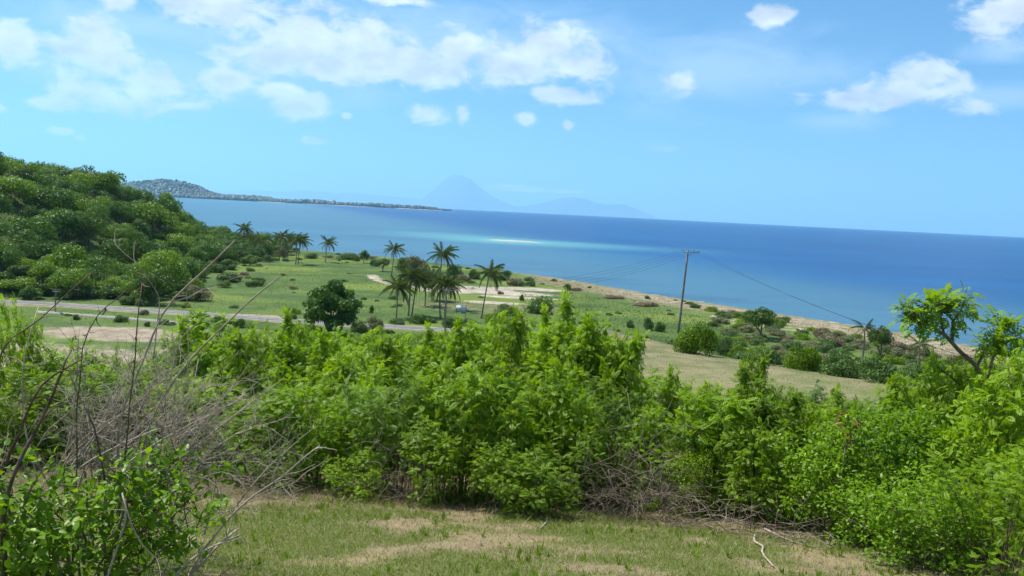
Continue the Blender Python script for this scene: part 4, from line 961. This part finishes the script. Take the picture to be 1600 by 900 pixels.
SECOND = [
 (95, 534, 18.0, 84, 'rounded bush top in front of the ploughed field near the picture edge', 'P', None), (165, 545, 17.0, 70, 'bush top before the ploughed field middle', 'F', 'leaf_mid'), (252, 525, 18.5, 66, 'bush top at the end of the ploughed field', 'P', None),
 (20, 468, 17.0, 48, 'light green bush top by the picture edge above the pale field track', 'P', None), (335, 490, 17.0, 75, 'tall bush with light tips in front of the road', 'T', None), (420, 505, 18.0, 80, 'bush top in front of the shade tree trunk side', 'P', 'leaf_mid'), (475, 492, 20.0, 75, 'bright bush top below the big shade tree', 'P', None),
 (560, 540, 16.0, 85, 'rounded bush top in the thicket right below the shade tree', 'P', None), (640, 540, 15.0, 90, 'rounded bush top in the thicket below the palm grove', 'P', None), (700, 520, 17.5, 80, 'bush top below the palm grove utility pole', 'P', 'leaf_mid'), (770, 512, 15.5, 75, 'light bush top below the leaning palm', 'T', None),
 (840, 495, 16.0, 75, 'high bright bush top left of the tallest shoots', 'P', None), (905, 466, 14.5, 62, 'tallest bush of the thicket with upright bright shoots', 'T', None), (945, 496, 14.0, 56, 'upright bush with shoots just left of the dry knoll', 'T', None), (978, 518, 13.5, 50, 'bright upright bush at the border of the dry knoll', 'T', None),
 (870, 520, 13.0, 60, 'full bright bush under the tallest shoots', 'T', None), (1060, 572, 13.0, 26, 'thin sprig-like bush against the dry knoll', 'T', None), (1182, 552, 13.2, 28, 'leafy sprig bush reaching highest before the dry knoll', 'T', 'leaf_mid'),
 (1290, 618, 12.5, 60, 'bush top with some rusty leaves before the knoll', 'P', None), (1370, 612, 12.0, 60, 'bush top before the green scrub of the slope', 'P', None), (1440, 590, 12.5, 60, 'bush top left of the sapling stem', 'P', None), (1240, 622, 12.0, 48, 'small bush top before the shadow-casting bush', 'B', 'leaf_mid'),
 (800, 530, 13.5, 70, 'leafy bush in the heart of the thicket below the leaning palm', 'P', 'leaf_mid'), (540, 560, 13.4, 80, 'leafy bush in the thicket left of its middle', 'P', None), (430, 560, 14.0, 80, 'leafy bush in the thicket above the dead twigs', 'P', None), (1580, 530, 12.5, 80, 'bright bush behind the sapling at the picture edge', 'P', None), (1500, 560, 13.0, 60, 'bush around the sapling stem', 'P', 'leaf_mid')]
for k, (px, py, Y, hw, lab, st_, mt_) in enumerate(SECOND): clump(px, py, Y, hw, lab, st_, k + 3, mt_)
SPRIG = [(300, 498, 15, 'light sprig-like bush above the pale dead twigs'), (372, 515, 14, 'sprig-like bush left of the shade tree'), (455, 488, 16, 'sprig-like bush just below the shade tree'), (520, 520, 14.5, 'sprig-like bush right under the shade tree crown'), (600, 522, 15, 'sprig-like bush before the road below the grove'),
 (680, 512, 15, 'sprig-like bush before the grove utility pole'), (735, 500, 14, 'sprig-like bush under the billboard'), (800, 488, 14, 'sprig-like bush right of the leaning palm'), (865, 484, 15, 'sprig-like bush next to the tallest shoots'),
 (1125, 600, 12, 'sprig-like bush left of the upright dense bush'), (1225, 606, 11.5, 'sprig-like bush right of the upright dense bush'), (1330, 612, 11, 'sprig-like bush above the rusty plant'), (1420, 588, 11, 'sprig-like bush above the largest broad-leaved bush'), (1475, 570, 11.5, 'sprig-like bush under the sapling limb')]
for k, (px, py, Y, lab) in enumerate(SPRIG): clump(px, py, Y, 44, lab, 'T', k + 1, 'leaf_mid' if k % 3 == 1 else None)
# the thicket goes on down the slope to the plain
rg = np.random.default_rng(9); pl = []
for tries in range(4000):
    Y = rg.uniform(17, 118); x = rg.uniform(-.72 * Y - 3, .72 * Y + 2)
    if x > -4 + .05 * Y and Y > 24 and not (Y > 84 and x < 14): continue
    if x / Y < -.30 and Y > 84: continue
    if Y > 112 and x < -30: continue
    if x / Y < -.28 and Y > 40 and rg.random() < .6: continue
    r_ = rg.uniform(1.5, 2.3)
    if any((x - a) ** 2 + (Y - b_) ** 2 < (1.6 * 2.0) ** 2 for a, b_ in pl): continue
    gz = hg(x, Y); h_ = rg.uniform(2.2, 3.6)
    lim = np.interp(800 + F * x / Y, [0, 100, 250, 330, 480, 560, 700, 850, 930, 1050], [600, 575, 565, 522, 503, 526, 516, 508, 540, 615])
    px_ = 800 + F * x / Y
    top = at_depth(px_, lim, Y)[2]; h_ = min(h_, top - gz)
    if h_ < .9: continue
    pl.append((x, Y)); k = len(pl)
    pr = (PV + FV[:1])[k % 6]; s_ = r_ / pr[3]
    lab, gp = ('bush of the thicket high on the slope, behind the front bushes', 'upper slope bushes') if Y < 40 else ('bush of the thicket low on the slope near the road', 'lower slope bushes')
    t_ = thing('slope_bush', lab, 'bush', (x, Y, gz), k * 1.9, (s_, s_, h_ / pr[2]), gp)
    f = obj('foliage', pr[0], t_); obj('stem', pr[1], t_)
    if rg.random() < .55: f.material_slots[0].link = 'OBJECT'; f.material_slots[0].material = M['leaf_mid' if rg.random() < .7 else 'leaf_dark']
    if k >= 230: break
print('slope bushes', len(pl))

# the thicket also goes on beside the picture
for k, (x, Y, r_, h_) in enumerate([(8.2, 8.6, 1.2, 2.4), (9.6, 10.2, 1.4, 2.8), (11.5, 9.2, 1.3, 2.5), (10.8, 12.2, 1.5, 3.0), (13.2, 11.0, 1.5, 2.8), (15, 13, 1.6, 3.0), (-9.6, 11.5, 1.4, 2.6), (-11.5, 13, 1.5, 2.8), (-8.4, 10.4, 1.2, 2.2), (-13, 11.2, 1.5, 2.7)]):
    pr = (PV + BV)[k % 8]; gz = hg(x, Y); t_ = thing('leafy_bush', 'bush of the thicket just outside the picture edge', 'bush', (x, Y, gz), k, (r_ / pr[3], r_ / pr[3], h_ / pr[2]), 'bushes beside the picture')
    obj('foliage', pr[0], t_); obj('stem', pr[1], t_)
# rusty-leaved young plant in the thicket before the knoll
rg = np.random.default_rng(61); c_ = at_depth(1322, 650, 9.25); gz = hg(c_[0], 9.25); rp = thing('rusty_plant', 'young plant with drooping rust-coloured leaves amid the broad-leaved bushes', 'plant', (c_[0], 9.25, gz))
mb = MB(); mb.tube([(0, 0, -.1), (.03, 0, c_[2] - gz)], [.015, .008], 5); obj('stem', mb.mesh('stem', M['stem_green']), rp)
lt = mesh('leaf', np.stack([BROAD[:, 0], BROAD[:, 1] * .5, BROAD[:, 2] - .5 * BROAD[:, 0] ** 2], -1), [BROAD_F], M['leaf_rust'], np.full(7, .5))
for i in range(16):
    l_ = obj('leaf', lt, rp, (.03 + rg.normal(0, .07), rg.normal(0, .07), (c_[2] - gz) * rg.uniform(.82, 1.03))); s_ = rg.uniform(.08, .16); l_.scale = (s_, s_, s_); l_.rotation_euler = (rg.normal(0, .2), rg.uniform(-.3, .5), rg.uniform(0, 6.3))

# sapling with bare crooked stem, top right
sp = thing('sapling_tree', 'young tree with crooked bare limbs and bright leaf tufts against the sea', 'tree', (0, 0, 0)); SY = 11.0
def pp(px, py, Y=SY): return at_depth(px, py, Y)
root = pp(1545, 640); root[2] = hg(root[0], SY); sp.location = [float(v) for v in root]
limbs = [([(1545, 640), (1526, 573), (1500, 548), (1475, 523), (1455, 510), (1440, 500), (1428, 488)], .034), ([(1475, 523), (1472, 495), (1470, 485), (1466, 470)], .018), ([(1488, 535), (1492, 505), (1505, 485), (1513, 464)], .018),
         ([(1526, 573), (1540, 545), (1555, 528), (1562, 512)], .022), ([(1455, 510), (1440, 505), (1428, 490)], .012), ([(1540, 600), (1565, 560), (1590, 535), (1610, 520)], .024), ([(1492, 505), (1480, 490), (1450, 482)], .012), ([(1555, 520), (1575, 515), (1592, 522)], .01), ([(1545, 640), (1490, 590), (1470, 575)], .02)]
rg = np.random.default_rng(31); base_drop = np.array([(1545, 640)])
mbt = MB(); SP_, SD_ = [], []
tr = [np.array([0, 0, -.2]), pp(1545, 640) - root]; mbt.tube(np.array([tr[0], (tr[0] + tr[1]) / 2 + (.03, 0, 0), tr[1]]), [.06, .05, .042], 7, .4)
for pts, r_ in limbs:
    p3 = np.array([pp(x, y, SY) for x, y in pts]) - root; p3[:, 1] += np.cumsum(rg.normal(0, .06, len(p3))) * (np.arange(len(p3)) > 0)
    mbt.tube(p3, np.linspace(r_, r_ * .45, len(p3)), 6, rg.random())
    L_ = len(p3)
    for i in range(14):
        u = rg.uniform(.35 if len(pts) > 5 else .25, 1); q_ = np.array([np.interp(u * (L_ - 1), np.arange(L_), p3[:, j]) for j in range(3)])
        tw = path(q_, rg.normal(0, 1, 3) + (0, 0, .7), rg.uniform(.08, .24), 4, rg, (0, 0, .3), .2); mbt.tube(tw, [.006, .005, .004, .002], 3, .5, False)
        for j in range(4): SP_.append(tw[rg.integers(1, 4)] + rg.normal(0, .02, 3)); SD_.append(tw[-1] - tw[-2])
SP_ = np.array(SP_); SD_ = np.array(SD_); n = len(SP_); d = SD_ / np.linalg.norm(SD_, axis=1)[:, None] * .5 + rg.normal(0, .6, (n, 3)) + (0, 0, .15)
tm = frond_template(4, leaf_l=.36, leaf_w=.2); V = place(tm, SP_, rot_frames(d, np.array([0, 0, 1.0]) + rg.normal(0, .35, (n, 3))), .155 * rg.uniform(.7, 1.25, n))
obj('crown', mesh('crown', V, [np.arange(len(V)).reshape(-1, 4)], M['leaf_lime'], np.repeat(np.clip(rg.normal(.85, .15, n), 0, 1), len(tm))), sp)
obj('trunk', mbt.mesh('trunk', M['bark']), sp)

# ------------------------------------------------------------------ dead shrub, foreground left
ds = thing('dead_shrub', 'large leafless dead shrub with long grey and dark branches at the lower left', 'shrub'); DY = 5.4
root = at_depth(170, 900, DY); root[2] = hg(root[0], DY); ds.location = [float(v) for v in root]
BR = [ # (pixel path), radius m, dark?, distance
 ([(205, 1010), (190, 800), (182, 660), (215, 580), (260, 474), (320, 420), (366, 377)], .013, 0, 5.3), ([(262, 474), (300, 462), (372, 432)], .006, 0, 5.3), ([(215, 1010), (215, 760), (232, 650), (300, 555), (400, 462), (440, 430)], .011, 0, 5.5),
 ([(60, 1010), (20, 800), (-20, 660), (2, 540), (60, 500), (110, 455), (142, 426)], .008, 1, 5.0), ([(110, 1010), (118, 800), (122, 640), (127, 545), (150, 488), (178, 475), (201, 450)], .007, 1, 5.0), ([(175, 1010), (190, 760), (202, 640), (216, 520), (222, 442)], .008, 1, 5.1),
 ([(240, 560), (252, 470), (222, 420), (180, 382)], .005, 0, 5.4), ([(20, 1020), (5, 870), (4, 770), (50, 690), (82, 620), (97, 580)], .018, 1, 4.6), ([(5, 740), (40, 650), (60, 600), (130, 560)], .012, 1, 4.7), ([(270, 930), (330, 860), (372, 826)], .014, 0, 4.9), ([(240, 940), (300, 868), (378, 835)], .011, 0, 4.8),
 ([(260, 960), (330, 840), (402, 770), (470, 720), (500, 696)], .010, 0, 5.2), ([(150, 960), (200, 800), (185, 755), (215, 850), (272, 893)], .008, 0, 4.6), ([(165, 960), (165, 760), (150, 670), (125, 620), (100, 560)], .009, 1, 5.1), ([(190, 1000), (240, 780), (320, 660), (385, 615)], .009, 0, 5.8),
 ([(190, 1000), (250, 740), (300, 640), (310, 560)], .008, 0, 6.0), ([(205, 990), (280, 760), (350, 680), (445, 655)], .008, 0, 6.0), ([(200, 990), (255, 720), (345, 630), (395, 560)], .008, 0, 6.2), ([(120, 980), (60, 760), (35, 660), (38, 560), (60, 480)], .009, 0, 5.5), ([(130, 980), (90, 780), (45, 700), (150, 610), (100, 540)], .008, 0, 5.6),
 ([(300, 960), (330, 900), (420, 905)], .012, 1, 4.7), ([(462, 730), (455, 690), (425, 670)], .004, 0, 5.3), ([(435, 750), (436, 700)], .004, 0, 5.25), ([(230, 970), (290, 800), (360, 720), (400, 640)], .007, 0, 5.7), ([(110, 985), (160, 720), (250, 640), (330, 600), (420, 590)], .007, 0, 6.1)]
rg = np.random.default_rng(4)
def twigs(mb, p3, r_, n, L, depth, lo=.3):
    N = len(p3)
    for i in range(n):
        u = rg.uniform(lo, 1) * (N - 1); q_ = np.array([np.interp(u, np.arange(N), p3[:, j]) for j in range(3)]); k = min(int(u), N - 2); d = p3[k + 1] - p3[k]; d /= np.linalg.norm(d) + 1e-9
        tw = path(q_, d * .75 + rg.normal(0, .55, 3) + (0, 0, .1), L * rg.uniform(.4, 1.2), 6, rg, rg.normal(0, .5, 3), .35); mb.tube(tw, np.linspace(r_, r_ * .35, 6), 4, rg.random(), False)
        if depth: twigs(mb, tw, r_ * .6, 3, L * .5, depth - 1)
for k, (pts, r_, dark, Y) in enumerate(BR):
    p3 = np.array([at_depth(x, y, Y + (.12 * math.sin(i * 1.9 + k))) for i, (x, y) in enumerate(pts)]) - root
    d = np.concatenate([[0], np.cumsum(np.linalg.norm(np.diff(p3, axis=0), axis=1))]); s_ = np.linspace(0, d[-1], len(pts) * 3); q_ = np.stack([np.interp(s_, d, p3[:, j]) for j in range(3)], -1)
    q_[1:-1] += rg.normal(0, .008, (len(q_) - 2, 3)); q_[1:-1] = .25 * q_[:-2] + .5 * q_[1:-1] + .25 * q_[2:]
    mb = MB(); mb.tube(q_, np.linspace(r_, r_ * .38, len(q_)), 6, rg.random())
    if k in (3, 4, 5, 0, 2): twigs(mb, q_, r_ * .3, 3, .12, 0, .6)
    else: twigs(mb, q_, r_ * .38, 4 if k < 9 else 6, .22, 1 if k >= 13 else 0, .4)
    b_ = obj('branch', mb.mesh('branch', M['dead_dark' if dark else 'dead_pale']), ds)
    if k in (3, 4, 5):      # a few curled dry leaves still hang on
        for j in range(7):
            l_ = obj('dry_leaf', lt, b_, q_[rg.integers(len(q_) * 2 // 3, len(q_))]); s_ = rg.uniform(.035, .07); l_.scale = (s_, s_, s_); l_.rotation_euler = (rg.uniform(0, 6), rg.uniform(.6, 1.5), rg.uniform(0, 6))
            l_.material_slots[0].link = 'OBJECT'; l_.material_slots[0].material = M['dead_dark']
# fine grey twig mass of the dead shrub: a fan of thin shoots from the root
mb = MB()
for i in range(105):
    q_ = at_depth(rg.normal(172, 72), rg.uniform(690, 880), rg.uniform(5.2, 6.6)) - root; an = rg.normal(.34, .42)
    tw = path(q_, (math.sin(an), rg.normal(0, .25), math.cos(an)), rg.uniform(.55, 1.15), 9, rg, (rg.normal(.1, .3), 0, rg.normal(0, .3)), .16); mb.tube(tw, np.linspace(.0062, .0018, 9), 4, rg.random(), False); twigs(mb, tw, .0022, 7, .34, 1, .3)
kind(obj('twigs', mb.mesh('twigs', M['dead_pale'])), 'stuff').parent = ds

# broad-leaved green plant growing in the dead shrub
gp_ = thing('broadleaf_plant', 'green plant with large soft leaves growing inside the dead shrub', 'plant'); PY = 5.0
root = at_depth(140, 900, PY); root[2] = hg(root[0], PY); gp_.location = [float(v) for v in root]
rg = np.random.default_rng(15); stems, sides = shrub_skeleton(rg, 1.55, .75, 22, 8, .12, .1)
ztop = at_depth(140, 700, PY)[2] - root[2]; kz = ztop / 1.5; kx = 1.05
for lst in (stems, sides):
    for s_ in lst: s_ *= (kx, .8, kz)
mb = MB()
for s_ in stems: mb.tube(s_, np.linspace(.011, .004, len(s_)), 5, rg.random(), False)
for s_ in sides: mb.tube(s_, np.linspace(.004, .002, len(s_)), 3, rg.random(), False)
obj('stem', mb.mesh('stem', M['stem_green']), gp_)
P_, D_ = foliage_points(rg, stems, sides, 15, 22, .035); n = len(P_)
d = D_ * .4 + rg.normal(0, .6, (n, 3)) + (0, 0, -.1); fr = rot_frames(d, np.array([0, -.25, 1.0]) + rg.normal(0, .35, (n, 3))); sc_ = rg.uniform(.042, .082, n)
vis = np.argsort(P_[:, 1] - .35 * P_[:, 2])[:260]; rest = np.setdiff1d(np.arange(n), vis)
LM = [mesh('leaf', BROAD * (1, 1.15, 1) * (1, s_, 1), [BROAD_F], M['leaf_broad'], np.full(7, v_)) for s_, v_ in ((1, .9), (.9, .6), (1.1, .35), (1, .15))]
for i in vis:
    l_ = obj('leaf', LM[i % 4], gp_); mm = Matrix([[fr[i][a][b_] * sc_[i] for b_ in range(3)] + [P_[i][a]] for a in range(3)] + [[0, 0, 0, 1]]); l_.matrix_local = mm
V = place(BROAD, P_[rest], fr[rest], sc_[rest]); f = (np.arange(len(rest))[:, None, None] * 7 + BROAD_F[None]).reshape(-1, 3)
kind(obj('foliage', mesh('foliage', V, [f], M['leaf_broad'], np.repeat(rg.random(len(rest)), 7)), gp_), 'stuff')

# ------------------------------------------------------------------ dead brush under the thicket
def brush(px, py, Y, rx, rz, n, label, seed, mat='dead_dark', flat=.5):
    rg2 = np.random.default_rng(seed); c_ = at_depth(px, py, Y); gz = hg(c_[0], Y); t_ = thing('brush_pile', label, 'brush', (c_[0], Y, gz))
    for part in range(3):
        mb = MB()
        for i in range(n // 3):
            p0 = np.array([rg2.normal(0, rx * .5), rg2.normal(0, .25), abs(rg2.normal(0, rz * .4))]); dd = np.array([rg2.normal(0, 1), rg2.normal(0, .6), rg2.normal(.15, flat)])
            tw = path(p0, dd, rg2.uniform(.2, .75), 8, rg2, rg2.normal(0, .8, 3) - (0, 0, .3), .45); tw[:, 2] = np.maximum(tw[:, 2], .01 + hgt(tw[:, 0] + c_[0], tw[:, 1] + Y) - gz)
            mb.tube(tw, np.linspace(rg2.uniform(.0025, .006), .0015, 8), 4, rg2.random(), False)
        kind(obj('twig_tangle', mb.mesh('twig_tangle', M[('dead_mid', mat, 'dead_dark')[part]]), t_), 'stuff')
brush(1000, 800, 9.7, .75, 1.15, 420, 'large brown heap of dry brush at the turf edge', 1, 'dead_mid', .9); brush(625, 770, 10.1, .6, .9, 130, 'grey dead twigs at the foot of the feathery bush', 2, 'dead_dark', .9)
brush(1130, 815, 9.3, .6, .3, 80, 'pale fallen twigs under the slender bush', 3, 'dead_pale', .3); brush(1250, 845, 8.7, .5, .2, 60, 'fallen branches beside the low broad-leaved bush', 4, 'dead_pale', .2)
brush(800, 790, 10.0, .5, .4, 70, 'dark dry twigs in the shade under the tall bright bush', 5); brush(410, 780, 10.2, .6, .6, 90, 'dry pale twigs on the turf behind the dead shrub', 6, 'dead_pale'); brush(1480, 895, 7.6, .6, .2, 60, 'dry stalks on the ground under the corner bush', 7, 'dead_pale', .3)
rg = np.random.default_rng(3)
for (x0, y0, x1, y1, lab) in ((1175, 838, 1205, 890, 'pale fallen stick lying on the dry grass'), (1195, 830, 1240, 850, 'thick fallen stick by the fallen branches'), (870, 795, 845, 830, 'short dark stick at the shaded turf edge')):
    a = ground_at(x0, y0); b_ = ground_at(x1, y1); u = np.linspace(0, 1, 8)[:, None]; p_ = a * (1 - u) + b_ * u + rg.normal(0, .012, (8, 3)); p_[:, 2] = hgt(p_[:, 0], p_[:, 1]) + .02
    mb = MB(); mb.tube(p_ - a, np.linspace(.016, .008, 8), 6, .8); tag(obj('fallen_stick', mb.mesh('fallen_stick', M['dead_pale']), loc=a), lab, 'stick')

# ------------------------------------------------------------------ grass and litter
def blades(n, xr, yr, dens, hmin, hmax, wd, seed, lean=.5):
    rg2 = np.random.default_rng(seed); x = rg2.uniform(*xr, n); y = rg2.uniform(*yr, n); k = rg2.random(n) < dens(x, y); x, y = x[k], y[k]; n = len(x); z = hgt(x, y)
    h_ = rg2.uniform(hmin, hmax, n); a = rg2.uniform(0, 6.3, n); lx, ly = rg2.normal(0, lean, n) * h_, rg2.normal(0, lean, n) * h_; wx_, wy_ = np.cos(a) * wd, np.sin(a) * wd
    b0 = np.stack([x - wx_, y - wy_, z - .005], -1); b1 = np.stack([x + wx_, y + wy_, z - .005], -1); b2 = np.stack([x + lx, y + ly, z + h_], -1)
    return np.stack([b0, b1, b2], 1).reshape(-1, 3), np.arange(3 * n).reshape(-1, 3), np.repeat(rg2.random(n), 3)
V, T_, v = blades(420000, (-7, 8), (5.2, 11.5), lambda x, y: np.clip(turf(x, y) * 1.15, .02, 1), .012, .045, .0032, 1, .8)
kind(obj('turf_grass', mesh('turf_grass', V, [T_], M['blade'], v)), 'stuff')
V, T_, v = blades(110000, (-7, 8), (5.2, 12.5), lambda x, y: .25 + .75 * np.clip((y - .16 * x - 8.6) / 1.5, 0, 1) * fbm(x / .8, y / .8, 2, 5), .02, .11, .0028, 2, 1.0)
kind(obj('dry_grass', mesh('dry_grass', V, [T_], M['blade_dry'], v)), 'stuff')
def tufts(n, xr, yr, dens, h0, h1, wd, seed, nb=5):
    rg2 = np.random.default_rng(seed); x = rg2.uniform(*xr, n); y = rg2.uniform(*yr, n); k = rg2.random(n) < dens(x, y); x, y = x[k], y[k]; n = len(x); z = hgt(x, y); h_ = rg2.uniform(h0, h1, n); V = []; vv_ = rg2.random(n)
    for i in range(nb):
        a = rg2.uniform(0, 6.3, n); r_ = rg2.uniform(.2, .9, n) * h_; wx_, wy_ = -np.sin(a) * wd * h_, np.cos(a) * wd * h_; cx_, cy_ = np.cos(a) * r_, np.sin(a) * r_
        V.append(np.stack([np.stack([x - wx_, y - wy_, z - .03], -1), np.stack([x + wx_, y + wy_, z - .03], -1), np.stack([x + cx_, y + cy_, z + h_ * rg2.uniform(.6, 1.1, n)], -1)], 1))
    V = np.stack(V, 1).reshape(-1, 3); return V, np.arange(len(V)).reshape(-1, 3), np.repeat(vv_, 3 * nb)
def road_clear(x, y): return np.min(np.hypot(x[:, None] - RC[None, ::3, 0], y[:, None] - RC[None, ::3, 1]), axis=1) > 4.4
def d_field(x, y):
    sdv = shore_dist(x, y); n_ = fbm(x / 14, y / 14, 3, 64)
    return (sdv > 9) * np.where(x < 5 + 0 * y, np.clip((n_ - .3) * 3, .08, 1), .35) * np.where(x > -6, .45, 1) * road_clear(x, y) * ((y > 138) | ((np.hypot((x + 58) / 30, (y - 108) / 13) > 1))) * (np.hypot((x - 0) / 26, (y - 205) / 26) > 1)
V, T_, v = tufts(80000, (-100, 40), (92, 325), d_field, .05, .15, .55, 3, 4)
kind(obj('meadow_grass', mesh('meadow_grass', V, [T_], M['meadow'], v)), 'stuff')
V, T_, v = tufts(44000, (2, 40), (26, 84), lambda x, y: np.interp((y - np.interp(x, KEDGE[:, 0], KEDGE[:, 1])) * .75, [-2, 2], [.5, 0]) * fbm(x / 5, y / 5, 3, 12), .02, .06, .6, 4, 4)
kind(obj('knoll_grass', mesh('knoll_grass', V, [T_], M['blade_dry'], v)), 'stuff')
V, T_, v = tufts(34000, (5, 90), (70, 255), lambda x, y: (shore_dist(x, y) > 6) * np.interp(shore_dist(x, y), [6, 14, 26], [.5, .6, 0]), .06, .2, .5, 5, 5)
kind(obj('shore_grass', mesh('shore_grass', V, [T_], M['leaf_brown'], v)), 'stuff')
V, T_, v = tufts(40000, (2, 90), (55, 200), lambda x, y: (shore_dist(x, y) > 24) * ((y - np.interp(x, KEDGE[:, 0], KEDGE[:, 1])) > 3) * .8, .05, .18, .6, 6, 5)
kind(obj('slope_grass', mesh('slope_grass', V, [T_], M['meadow'], v)), 'stuff')
V, T_, v = tufts(2600, (-6.5, 7.5), (5.3, 11.0), lambda x, y: np.clip(fbm(x / .7, y / .7, 3, 81) * 3 - 1.2, 0, 1), .03, .10, .12, 9, 9)
kind(obj('turf_weeds', mesh('turf_weeds', V, [T_], M['leaf_mid'], v)), 'stuff')
rg = np.random.default_rng(8); n = 9000; x = rg.uniform(-6, 7.5, n); y = rg.uniform(5.4, 11.8, n); keep = rg.random(n) < np.interp(y - .16 * x, [6, 8.6, 10], [.25, .6, 1]); x, y = x[keep], y[keep]; n = len(x)
fr = rot_frames(rg.normal(0, 1, (n, 3)) * (1, 1, .2), np.array([0, 0, 1.0]) + rg.normal(0, .4, (n, 3))); tm = np.array([(-.5, 0, 0), (0, -.25, .12), (.5, 0, 0), (0, .25, .12)])
V = place(tm, np.stack([x, y, hgt(x, y) + .008], -1), fr, rg.uniform(.015, .05, n)); kind(obj('leaf_litter', mesh('leaf_litter', V, [np.arange(4 * n).reshape(-1, 4)], M['leaf_brown'], np.repeat(rg.random(n), 4))), 'stuff')

# ------------------------------------------------------------------ haze
mt = bpy.data.materials.new('haze_mat'); mt.use_nodes = True; t = NT(mt.node_tree)
t.n.remove(t.n['Principled BSDF'])
pv = t.add('ShaderNodeVolumePrincipled'); pv.inputs['Color'].default_value = (0.36, 0.72, 1.0, 1); pv.inputs['Density'].default_value = 0.000052
pv.inputs['Anisotropy'].default_value = 0.2
t.l.new(pv.outputs[0], t.n['Material Output'].inputs['Volume'])
hb = MB(); hb.box((0, 20500, 890), (46000, 25000, 1090)); o = obj('haze', hb.mesh('haze', mt)); kind(o, 'stuff')
